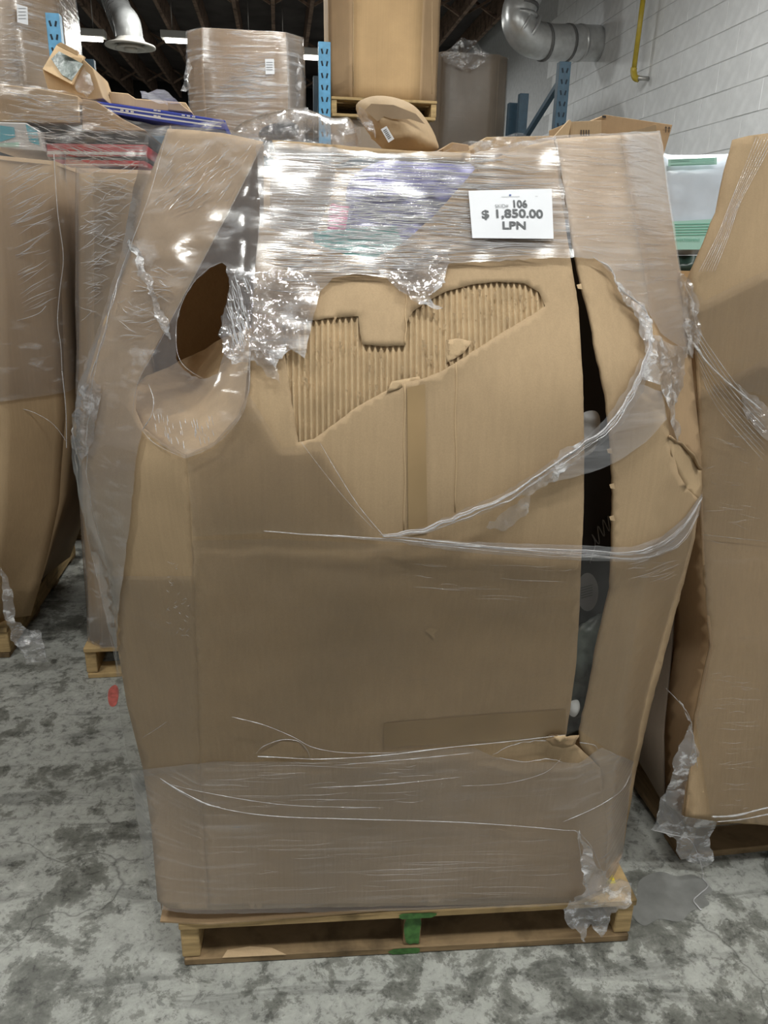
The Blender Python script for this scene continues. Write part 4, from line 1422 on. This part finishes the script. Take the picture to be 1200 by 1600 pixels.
# ================================================================== things piled on the rear boxes
zB, zG = 1.79, 1.81
o = pillow('film_bag', [(366, 218), (372, 196), (400, 182), (440, 172), (475, 170), (520, 184), (545, 184), (556, 205), (558, 236), (530, 256), (450, 256)], 2.86, 0.10, 'film_sleeve', 'clear plastic bag with dark things behind the torn box', 'bag', step=7)
pillow('mailer', [(405, 206), (420, 195), (450, 190), (466, 198), (462, 216), (430, 220), (408, 218)], 2.90, 0.04, 'charcoal', 'charcoal mailer inside the clear bag', 'parcel')
for sd in range(3):
    pl_ = [[(372, 205), (400, 184), (440, 172), (480, 172), (500, 190), (470, 215), (400, 224)], [(508, 188), (530, 186), (545, 186), (566, 204), (570, 224), (540, 226), (506, 214)], [(552, 182), (558, 171), (566, 174), (584, 200), (592, 218), (574, 200)]][sd]
    c = crumple_y('loose_film', pl_, 2.74, None, 0.022, 13, 6, seed=50 + sd)
    c.name = 'loose_film'
    tag(c, ['crinkled clear film heap left of the parcel', 'crinkled clear film heap touching the brown parcel', 'small white film twist beside the brown parcel'][sd], 'plastic film')
    c.parent = None
# brown parcel with barcode
pc = thing('parcel', 'bulging brown tape-wrapped parcel with white barcode sticker', 'parcel', PY(620, 228, 2.95))
pillow('body', [(556, 170), (575, 152), (610, 151), (645, 164), (668, 190), (682, 218), (680, 236), (620, 240), (585, 220)], 2.95, 0.13, 'card', None, None, step=7, parent=pc)
sheet('tape', [(570, 172), (580, 162), (615, 164), (650, 178), (664, 194), (640, 186), (612, 186), (600, 182), (590, 190)], lambda x, y: 2.80 + 0.03 * abs(x - 620) / 50, 'grey_mailer', pc, step=8)


def quadsheet(name, q, Y, mat, parent):
    vs_ = [PY(x, y, Y) for x, y in q]
    return mesh(name, vs_, facing(vs_, [(0, 1, 2, 3)]), mat, parent)


lbq = [(595, 202), (604, 197), (616, 217), (607, 223)]
lbl = quadsheet('barcode_label', lbq, 2.785, 'paper', pc)
for k in range(6):
    t0, t1 = 0.15 + k * 0.12, 0.15 + k * 0.12 + 0.05
    L_ = lambda u, v: (lbq[0][0] * (1 - u) * (1 - v) + lbq[1][0] * u * (1 - v) + lbq[2][0] * u * v + lbq[3][0] * (1 - u) * v, lbq[0][1] * (1 - u) * (1 - v) + lbq[1][1] * u * (1 - v) + lbq[2][1] * u * v + lbq[3][1] * (1 - u) * v)
    quadsheet('barcode_bar', [L_(0.2, t0), L_(0.75, t0), L_(0.75, t1), L_(0.2, t1)], 2.783, 'ink', lbl)
# loose flaps and cartons to the right
o = prism('carton', [(692, 232), (706, 222), (732, 226), (736, 240), (692, 246)], 2.90, 0.3, 'card_brown', bevel=0.003)
tag(o, 'low brown carton right of the barcode parcel', 'box')
o = prism('carton', [(740, 232), (760, 214), (872, 212), (872, 240), (740, 242)], 2.80, 0.25, 'card_light', bevel=0.003)
tag(o, 'flat tan carton under film behind the price sheet', 'box')
crumple_y('x', [(690, 236), (730, 222), (780, 214), (860, 210), (850, 226), (740, 238)], 2.74, None, 0.012, 16, 7, seed=55)
c = bpy.data.objects['x']
c.name = 'loose_film'
tag(c, 'crinkled clear film on the flat tan carton', 'plastic film')
op = thing('open_carton', 'small open brown carton with raised flap at the wall side', 'box', PY(905, 225, 2.82))
prism('body', [(891, 190), (940, 188), (940, 235), (891, 235)], 2.78, 0.22, 'card', op, bevel=0.002)
prism('flap', [(864, 216), (890, 187), (893, 190), (888, 214)], 2.77, 0.02, 'card_light', op)
for k in range(4):
    quadsheet('print_mark', [(907 + k * 4, 203), (909 + k * 4, 203), (909 + k * 4, 212), (907 + k * 4, 212)], 2.777, 'print', op)
ab = thing('carton', 'brown carton with two up arrows against the block wall', 'box', PY(990, 235, 2.95))
prism('body', [(936, 184), (945, 179), (1051, 195), (1036, 246), (1032, 262), (940, 262)], lambda x, y: 2.86 - (x - 940) * 0.0006, 0.35, 'card_brown', ab, bevel=0.002)
pa = lambda x, y: PY(x, y, 2.853 - (x - 940) * 0.0006)
for k in (0, 1):
    ax = 1040.5 + k * 5
    a = [pa(ax - 2.4, 200.5 + k * .5), pa(ax, 197 + k * .5), pa(ax + 2.4, 200.5 + k * .5)]
    mesh('arrow_mark', a, facing(a, [(0, 1, 2)]), 'print', ab)
    a = [pa(ax - .7, 200.5 + k * .5), pa(ax + .7, 200.5 + k * .5), pa(ax + .1, 207), pa(ax - 1.3, 207)]
    mesh('arrow_mark', a, facing(a, [(0, 1, 2, 3)]), 'print', ab)
a = [pa(941, 180.5), pa(947, 181), pa(947, 184), pa(941, 184)]
mesh('corner_mark', a, facing(a, [(0, 1, 2, 3)]), 'black', ab)

# white and green poly pack
pk = thing('poly_pack', 'glossy white poly pack with green print between the boxes', 'pack', PY(1090, 420, 3.0))
pillow('pack', [(1020, 243), (1050, 242), (1090, 242), (1130, 241), (1150, 246), (1150, 300), (1150, 380), (1145, 393), (1020, 393), (1015, 320)], 3.0, 0.06, 'poly', None, None, step=12, parent=pk, rum=0.002)
pk2 = thing('poly_pack', 'dark green poly pack under the white and green one', 'pack', PY(1090, 430, 3.0))
pillow('pack', [(1020, 402), (1148, 402), (1150, 414), (1140, 432), (1020, 432)], 3.0, 0.075, 'darkgreen', None, None, step=8, parent=pk2)
pkp = lambda x, y: PY(x, y, 2.925)
a = [pkp(1044, 249), pkp(1120, 246), pkp(1120, 257), pkp(1044, 260)]
mesh('print_band', a, facing(a, [(0, 1, 2, 3)]), 'mint', pk)
for k in range(4):
    y = 250 + k * 2.6
    a = [pkp(1048, y), pkp(1116, y - 2.2), pkp(1116, y - 1.1), pkp(1048, y + 1.1)]
    mesh('print_line', a, facing(a, [(0, 1, 2, 3)]), 'mint_dark', pk)
a = [pkp(1050, 346), pkp(1120, 342), pkp(1120, 390), pkp(1050, 390)]
mesh('print_band', a, facing(a, [(0, 1, 2, 3)]), 'mint', pk)
pkq = lambda u, v: PY(u, v, 2.922)
text_on('lettering', 'AVERTISSEMENT', 1055, 373, 1094, 377.5, pkq, 'mint_dark', pk)
for k in range(5):
    y = 350 + k * 4.2
    a = [pkq(1054, y), pkq(1110, y - 1), pkq(1110, y + 0.3), pkq(1054, y + 1.3)]
    mesh('print_line', a, facing(a, [(0, 1, 2, 3)]), 'mint_dark', pk)

# --- mixed pallet load at the left rear (J)
gJ = gaylord('gaylord_box', 'film-wrapped brown box low behind the two left boxes', -1.12, 4.65, 0.131, 1.55, 1.2, 1.73, 0.08, bulge(0.01), 'card_brown', film_mat='film_back', film_z=(0.3, 1.0))
make_pallet('wooden_pallet', 'pallet under the film-wrapped box at the left rear', (-1.86, 4.08, 0), 0.0, 1.5, 1.15)
def pile(poly, Y, dep, mat, label, cat='box', **kw):
    o = prism('carton', poly, Y, dep, mat, bevel=0.004, **kw)
    return tag(o, label, cat)


r1 = pile([(72, 224), (228, 226), (228, 244), (74, 245)], 4.1, 0.7, 'red', 'long red carton, upper of the two under film')
r2 = pile([(85, 249), (226, 251), (226, 259), (86, 259)], 4.1, 0.7, 'red', 'long red carton, lower of the two under film')
k1 = pile([(76, 246.2), (228, 246), (228, 249.6), (76, 248.2)], 4.11, 0.69, 'black_matte', 'thin black carton between the two red ones')
k2 = pile([(72, 207), (230, 210), (229, 224.6), (73, 222.4)], 4.12, 0.66, 'black_matte', 'black carton under film on the red one')
quadsheet('white_stripe', [(74, 236), (228, 238), (228, 242), (74, 241)], 4.095, 'whitebox', r1)
quadsheet('white_stripe', [(88, 256), (224, 257), (224, 258), (88, 258)], 4.095, 'whitebox', r2)
tq = pile([(-30, 190), (40, 192), (62, 205), (68, 236), (-30, 228)], 4.05, 0.6, 'whitebox', 'white carton with cyan print at the far left')
quadsheet('print_patch', [(0, 196), (22, 199), (24, 214), (0, 222)], 4.045, 'cyan', tq)
quadsheet('print_patch', [(40, 194), (58, 204), (62, 228), (46, 222)], 4.045, 'cyan', tq)
quadsheet('print_patch', [(0, 224), (30, 222), (30, 230), (0, 229)], 4.045, 'mint', tq)
bx1 = pile([(-30, 128), (60, 138), (122, 150), (124, 192), (60, 191), (-30, 189)], 4.08, 0.7, 'card', 'big tan carton under streaked film at the far left')
bx2 = pile([(128, 154), (150, 158), (192, 186), (228, 204), (128, 204)], 4.10, 0.6, 'card_brown', 'sloping brown carton end beside the big tan carton')
bl = pile([(150, 158), (250, 172), (352, 188), (352, 203), (300, 199), (180, 178)], 4.3, 0.5, 'navyblue', 'long flat blue and white carton on the left pile', lean=0.0)
for q in ([(156, 163), (250, 177), (346, 191), (346, 192.8), (250, 179), (158, 165.5)], [(176, 172), (250, 183), (346, 197), (346, 199), (250, 186), (180, 174.5)]):
    a = [PY(x, y, 4.295) for x, y in q]
    mesh('white_stripe', a, facing(a, [tuple(range(6))]), 'whitebox', bl)
for x, y in ((188, 172.4), (196, 173.6), (204, 174.8), (240, 172.6), (246, 173.4), (284, 180.2), (292, 181.4), (300, 182.6), (240, 181), (246, 182)):
    quadsheet('print_mark', [(x, y - 1.6), (x + 5, y - 0.9), (x + 5, y + 1.3), (x, y + 0.6)], 4.294, 'whitebox', bl)
# open taped box tipped up on the pile
tb = thing('taped_carton', 'tipped brown carton with clear tape above the left pile', 'box', PY(110, 156, 4.45))
prism('body', [(66, 108), (112, 130), (130, 92), (145, 106), (162, 154), (140, 156), (75, 140)], 4.35, 0.35, 'card', tb, bevel=0.004)
prism('end_flap', [(66, 108), (88, 70), (132, 88), (112, 132)], lambda x, y: 4.33 + (108 - y) * 0.002, 0.03, 'card_light', tb, bevel=0.003)
prism('torn_flap', [(88, 70), (95, 66), (122, 80), (120, 86)], 4.34, 0.02, 'card_light', tb)
sheet('clear_tape', [(80, 92), (92, 80), (130, 100), (112, 126), (96, 116)], lambda x, y: 4.322 + (108 - y) * 0.002, 'greybag', tb, step=8)
crumple_y('crumpled_film', [(116, 128), (132, 104), (148, 138), (138, 150), (120, 142)], 4.33, tb, 0.01, 14, 6, seed=61)
o = pile([(170, 143), (200, 146), (212, 154), (290, 160), (300, 176), (240, 172), (172, 161)], 4.55, 0.3, 'card_light', 'pale brown open carton behind the blue carton')
o = pile([(262, 160), (280, 160), (300, 176), (262, 172)], 4.48, 0.04, 'card', 'little brown carton at the right end of the blue carton')
c = crumple_y('plastic_bag', [(220, 142), (232, 146), (246, 139), (262, 144), (286, 162), (262, 164), (240, 158), (222, 154)], 4.48, None, 0.012, 10, 6, seed=62, mat='strand')
tag(c, 'white translucent bag crumpled over the pale open carton', 'bag')
fm = sheet('stretch_film', [(-20, 126), (60, 135), (128, 148), (155, 158), (190, 183), (240, 196), (300, 196), (345, 184), (360, 202), (300, 206), (232, 214), (230, 262), (84, 262), (70, 236), (-20, 230)], lambda x, y: 3.98 - 0.012 * noise.noise(Vector((x * .03, y * .05, 0))), 'film_sleeve', gJ, step=9, jit=1.5, disp=rumple(0.006, 9), label='clear streaked film over the mixed cartons')
wrinkles(gJ, [(0, 135), (128, 152), (190, 190), (230, 210), (224, 258), (86, 258), (70, 232), (0, 226)], fixY(3.955), 150, 33, (15, 70), (0.0008, 0.003), (-0.1, 0.45))
wrinkles(gJ, [(230, 200), (300, 200), (350, 190), (358, 203), (300, 206), (232, 214)], fixY(3.955), 25, 34, (12, 40), (0.0008, 0.002), (-0.3, 0.05))

# ================================================================== pallet rack with upper level boxes
rk = thing('pallet_rack', 'blue steel pallet rack behind the boxes', 'rack', (0.4, 6.6, 0))
def post(px, py, Y, mat, w=0.085, ztop=None):
    top = PY(px, py, Y)
    zt = ztop or top.z
    p = box('upright', (top.x, Y + 0.035, zt / 2), (w, 0.07, zt), mat, rk, bevel=0.003)
    V, Fc = [], []
    z = zt - 0.06
    k = 0
    while z > 1.7:
        for s in (-1, 1):
            v, f = boxgeo((top.x + s * w * 0.2, Y - 0.0005, z), (0.012, 0.003, 0.032), Matrix.Rotation(s * 0.25, 3, 'Y'))
            b0 = len(V)
            V += v
            Fc += [tuple(b0 + i for i in q) for q in f]
        z -= 0.075
        k += 1
    s_ = mesh('slot', V, Fc, 'slot', p)
    s_['kind'] = 'stuff'
    return top


pl = post(81, 20, 5.9, 'blue')
pm = post(507, 65, 6.15, 'blue')
pr = post(884, 96, 6.35, 'navy', 0.09)
for (pp, dy) in ((pm, 0.95), (pr, 1.05)):
    post_x = pp.x
    m_ = 'navy'
    box('upright', (post_x, pp.y + dy, 1.42), (0.08, 0.07, 2.84), m_, rk, bevel=0.003)
    bar('brace', (post_x, pp.y + 0.06, 2.78), (post_x, pp.y + dy, 2.42), 0.04, 0.04, m_, rk)
    bar('brace', (post_x, pp.y + 0.06, 1.75), (post_x, pp.y + dy, 2.32), 0.04, 0.04, m_, rk)
box('upright', (pl.x - 0.0, pl.y + 1.0, 1.42), (0.08, 0.07, 2.84), 'navy', rk, bevel=0.003)
bar('brace', (pl.x, pl.y + 0.06, 2.70), (pl.x, pl.y + 1.0, 2.2), 0.04, 0.04, 'navy', rk)
# second row standing back to back
box('upright', (pr.x - 0.03, pr.y + 1.28, 1.40), (0.08, 0.07, 2.80), 'navy', rk, bevel=0.003)
bar('brace', (pr.x - 0.03, pr.y + 1.15, 2.36), (pr.x - 0.12, pr.y + 1.5, 2.3), 0.05, 0.05, 'navy', rk)
bar('brace', (pr.x, pr.y + 1.02, 2.36), (pr.x + 0.22, pr.y + 1.02, 1.8), 0.06, 0.04, 'navy', rk)
bar('brace', (pr.x - 0.03, pr.y + 1.2, 2.2), (pr.x - 0.28, pr.y + 1.2, 1.7), 0.06, 0.04, 'navy', rk)
zsh, zsc = 2.44, 2.24
for (x0, x1, y0, zb) in ((pl.x + 0.05, pm.x - 0.05, 6.05, zsc), (pm.x + 0.05, pr.x - 0.05, 6.45, zsc), (pl.x + 0.05, pm.x - 0.05, 7.05, zsc), (pm.x + 0.05, pr.x - 0.05, 7.2, zsc)):
    box('beam', ((x0 + x1) / 2, y0, zb - 0.045), (x1 - x0, 0.05, 0.08), 'navy', rk, bevel=0.004)
x0 = pl.x - 2.0
box('beam', ((x0 + pl.x - 0.05) / 2, 6.0, 2.24 - 0.06), (pl.x - 0.05 - x0, 0.05, 0.11), 'navy', rk, bevel=0.004)
box('beam', ((x0 + pl.x - 0.05) / 2, 7.0, 2.24 - 0.06), (pl.x - 0.05 - x0, 0.05, 0.11), 'navy', rk, bevel=0.004)
box('upright', (x0 - 0.04, 6.0, 1.45), (0.08, 0.07, 2.9), 'navy', rk, bevel=0.003)
box('upright', (x0 - 0.04, 7.0, 1.45), (0.08, 0.07, 2.9), 'navy', rk, bevel=0.003)


def label_on(parent, q, Y, lines=4):
    quadsheet('paper_label', q, Y, 'paper', parent)
    (x0, y0), (x1, _), (_, y1), _ = q
    for k in range(lines):
        y = y0 + (y1 - y0) * (0.2 + 0.16 * k)
        quadsheet('print_line', [(x0 + (x1 - x0) * .15, y), (x0 + (x1 - x0) * .85, y), (x0 + (x1 - x0) * .85, y + 1), (x0 + (x1 - x0) * .15, y + 1)], Y - 0.003, 'ink_light', parent)


# upper left box K
kR = PY(106, 60, 6.7).x
gK = gaylord('gaylord_box', 'wrapped brown box on the rack in the upper left corner', kR - 0.56, 6.75, 2.24, 1.12, 1.05, 1.3, 0.24, bulge(0.01), 'card', film_mat='film_back', film_z=(0, 1))
label_on(gK, [(26, 6), (43, 11), (44, 39), (27, 35)], 6.19)
wrinkles(gK, [(0, 5), (22, 5), (44, 60), (48, 120), (70, 130), (0, 128)], fixY(6.19), 45, 35, (8, 24), (0.001, 0.003), (-0.2, 0.2))
# box C
c0, c1 = PY(297, 60, 6.4), PY(470, 60, 6.4)
gC = gaylord('gaylord_box', 'film-wrapped brown box with white sheet on the rack', (c0.x + c1.x) / 2, 6.62, zsc, 0.80, 0.9, c0.z - zsc + 0.02, 0.12, bulge(0.015, 0.0, 0.0), 'card_brown', film_mat='film_back', film_z=(0, 1), mats={1: 'card_grey'})
label_on(gC, [(414, 92), (428, 92), (429, 116), (415, 116)], 6.14)
wrinkles(gC, [(306, 75), (420, 70), (440, 120), (432, 182), (306, 182)], fixY(6.145), 130, 36, (10, 40), (0.001, 0.0035), (-0.12, 0.12), dens=lambda x, y: max(0.12, 1 - math.hypot((x - 385) / 55, (y - 125) / 45)))
crumple_y('crumpled_film', [(300, 92), (300, 140), (292, 146), (284, 142), (286, 120), (290, 104)], 6.2, gC, 0.03, 8, 6, seed=71)
crumple_y('crumpled_film', [(466, 82), (470, 110), (474, 140), (466, 170), (462, 150), (464, 110)], 6.2, gC, 0.03, 8, 6, seed=72)
# box D on its pallet
d0, d1 = PY(517, 148, 6.32), PY(690, 150, 6.32)
make_pallet('wooden_pallet', 'pale pallet on the rack under the clean tan box', (d0.x + 0.0, 6.28, zsh), 0.0, d1.x - d0.x - 0.04, 0.95, mats=('wood', 'wood'))
o = box('carton', ((d0.x + d1.x) / 2 - 0.04, 6.80, (zsc + zsh) / 2 - 0.002), (d1.x - d0.x - 0.1, 0.9, zsh - zsc - 0.006), 'card_grey', None, bevel=0.004, origin=((d0.x + d1.x) / 2, 6.8, zsc))
tag(o, 'low dark brown carton under the pallet on the rack', 'box')
gD = gaylord('gaylord_box', 'clean unwrapped tan box on the rack near the top edge', (d0.x + d1.x) / 2 - 0.0, 6.82, zsh + 0.13, d1.x - d0.x, 0.92, 1.1, 0.16, bulge(0.0, 0.0, 0.012), 'card_orange', mats={7: 'card_brown', 1: 'card_brown'})
for xx in (552, 675):
    a, b = PY(xx, 2, 6.335), PY(xx, 147, 6.345)
    tube('crease', [a, b], 0.003, 'card_light', gD, n=5)
# dark box E and the box it stands on
e0, e1 = PY(672, 130, 7.9), PY(797, 130, 7.9)
ex = (e0.x + e1.x) / 2
gE2 = gaylord('gaylord_box', 'lower brown box carrying the dark box by the far wall', ex, 8.4, 0.0, 1.0, 1.0, 1.72, 0.12, bulge(0.01), 'card_grey')
gE = gaylord('gaylord_box', 'dark grey-brown box with film on top near the duct', ex, 8.4, 1.72, e1.x - e0.x, 0.95, PY(740, 84, 7.95).z - 1.72, 0.12, bulge(0.01), 'card_grey', film_mat='film_body', film_z=(0, 1))
crumple_y('crumpled_film', [(690, 78), (720, 62), (745, 66), (765, 84), (750, 104), (720, 110), (700, 100)], 7.85, gE, 0.05, 5, 6, seed=73)

# ================================================================== ducts and pipe
def ringed_duct(parent, path, r, nm_='duct_pipe', mat='galv', n=20):
    return tube(nm_, path, r, mat, parent, n=n)


sd = thing('ceiling_duct', 'spiral metal duct with round ceiling diffuser upper left', 'duct', PY(203, 80, 9.0))
dc = PY(203, 62, 9.0)
u1 = PY(175, -10, 9.6)
dirv = (u1 - dc)
pth = [dc + Vector((0, 0, -0.02)), dc + Vector((-0.01, 0.0, 0.12)), dc + dirv * 0.3 + Vector((0.01, 0, 0.05)), dc + dirv * 0.6, dc + dirv, dc + dirv * 1.6]
ringed_duct(sd, catmull(pth, 6), 0.13)
for k in range(20):
    t = 0.20 + k * 0.068
    p = dc + dirv * t
    tube('spiral_seam', [p, p + dirv.normalized() * 0.012], 0.1335, 'galv_dark', sd, n=20)
def lathe(name, prof_, mat, parent, closed=False):
    V, Fc = [], []
    for (r_, z_) in prof_:
        for k in range(28):
            a = 2 * math.pi * k / 28
            V.append(Vector((dc.x + r_ * math.cos(a), dc.y + r_ * math.sin(a), dc.z - 0.05 + z_)))
    for j in range(len(prof_) - 1):
        for k in range(28):
            Fc.append((j * 28 + k, j * 28 + (k + 1) % 28, (j + 1) * 28 + (k + 1) % 28, (j + 1) * 28 + k))
    if closed:
        Fc.append(tuple((len(prof_) - 1) * 28 + k for k in range(28)))
    return mesh(name, V, Fc, mat, parent, smooth=True)


lathe('diffuser', [(0.13, 0.07), (0.15, 0.03), (0.24, 0.0), (0.245, -0.015), (0.215, -0.02), (0.15, 0.02)], 'diffuser', sd)
lathe('diffuser_cone', [(0.09, 0.02), (0.15, -0.03), (0.152, -0.036), (0.12, -0.036), (0.085, 0.0)], 'diffuser', sd)
lathe('diffuser_cone', [(0.03, 0.02), (0.07, -0.035), (0.06, -0.05), (0.01, -0.055)], 'diffuser', sd, True)

wd = thing('wall_duct', 'galvanised elbow duct running into the block wall', 'duct', PY(860, 70, 7.3))
q0 = PX(932, 68, XW - 0.03)
Yd = q0.y
q1 = PY(845, 66, Yd - 0.2)
q2 = PY(812, 40, Yd - 0.22)
q3 = PY(815, 5, Yd - 0.2)
q4 = PY(838, -40, Yd - 0.1)
rad = 0.158
pth = [q0, q0.lerp(q1, 0.5), q1.lerp(q0, 0.12), PY(826, 58, Yd - 0.21), q2, PY(810, 22, Yd - 0.21), q3, q4]
ringed_duct(wd, catmull(pth, 4), rad, n=22)
for a, b, f in ((q0, q1, 0.30), (q0, q1, 0.52), (q0, q1, 0.93), (q2, q3, 0.75), (q1, q2, 0.5), (q1, q2, 0.9), (q2, q3, 0.3)):
    p = a.lerp(b, f)
    d = (b - a).normalized()
    tube('duct_joint', [p, p + d * 0.03], rad + 0.006, 'galv_dark' if f in (0.52, 0.93, 0.75) else 'galv', wd, n=22)
gp = thing('gas_pipe', 'yellow gas pipe running down the white block wall', 'pipe', PX(992, 118, XW - 0.1))
g0, g1 = PX(1010, -40, XW - 0.13), PX(990, 112, XW - 0.13)
g2 = PX(996, 122, XW - 0.11)
tube('pipe', [g0, g1], 0.021, 'yellow', gp, n=12)
tube('elbow', catmull([g1 + Vector((0, 0, 0.03)), g1, (g1 + g2) / 2 + Vector((0, 0, -0.022)), g2 + Vector((0.01, 0, -0.005))], 4), 0.027, 'yellow', gp, n=12)
tube('nipple', [g2, g2 + Vector((0.1, 0, 0))], 0.018, 'steel', gp, n=10)

# fine creases of the film on the main box
LBW = [(415, 228), (600, 244), (740, 246), (862, 218), (876, 300), (892, 398), (770, 404), (700, 410), (640, 440), (560, 424), (505, 440), (480, 500), (415, 520), (402, 430), (410, 340)]
wrinkles(mb, LBW, off(0.016), 420, 81, (25, 150), (0.0004, 0.0013), (-0.03, 0.11))
wrinkles(mb, [(410, 300), (700, 300), (720, 400), (640, 430), (500, 425), (410, 450)], off(0.017), 220, 82, (15, 90), (0.0005, 0.0016), (-0.05, 0.1))
wrinkles(mb, [(868, 216), (1028, 208), (1058, 400), (1074, 500), (1000, 470), (930, 400), (895, 398)], off(0.013), 120, 83, (20, 90), (0.0002, 0.0005), (-0.08, 0.16))
wrinkles(mb, [(265, 206), (400, 222), (350, 330), (230, 330)], off(0.017), 110, 84, (8, 36), (0.0003, 0.0009), (-1.3, -0.5))
wrinkles(mb, [(240, 400), (300, 420), (260, 520), (170, 540), (190, 430)], off(0.018), 40, 85, (10, 40), (0.0003, 0.001), (-0.5, 1.0))
wrinkles(mb, [(358, 425), (397, 430), (390, 545), (360, 560), (350, 510)], off(0.020), 70, 86, (10, 40), (0.0004, 0.0012), (1.5, 6.0))
wrinkles(mb, [(300, 1300), (900, 1310), (900, 1405), (300, 1415)], off(0.014), 45, 87, (20, 200), (0.0001, 0.00025), (-0.06, 0.02))
wrinkles(mb, [(300, 1190), (700, 1180), (700, 1270), (300, 1260)], off(0.014), 36, 88, (20, 120), (0.00015, 0.0004), (-0.08, 0.06))
wrinkles(mb, [(640, 860), (900, 870), (895, 960), (640, 940)], off(0.012), 16, 89, (20, 110), (0.0001, 0.0003), (-0.03, 0.08))
wrinkles(mb, [(960, 860), (1075, 830), (1060, 900), (990, 920)], off(0.013), 30, 90, (20, 70), (0.0002, 0.0007), (-0.45, -0.1))
wrinkles(mb, [(232, 640), (300, 655), (345, 640), (335, 690), (290, 708), (245, 680)], off(0.016), 46, 91, (6, 18), (0.0003, 0.0009), (2.5, 9.0))
wrinkles(mb, [(255, 870), (300, 880), (298, 1010), (258, 990)], off(0.012), 30, 92, (4, 9), (0.0003, 0.0006), (-1.2, 0.3))
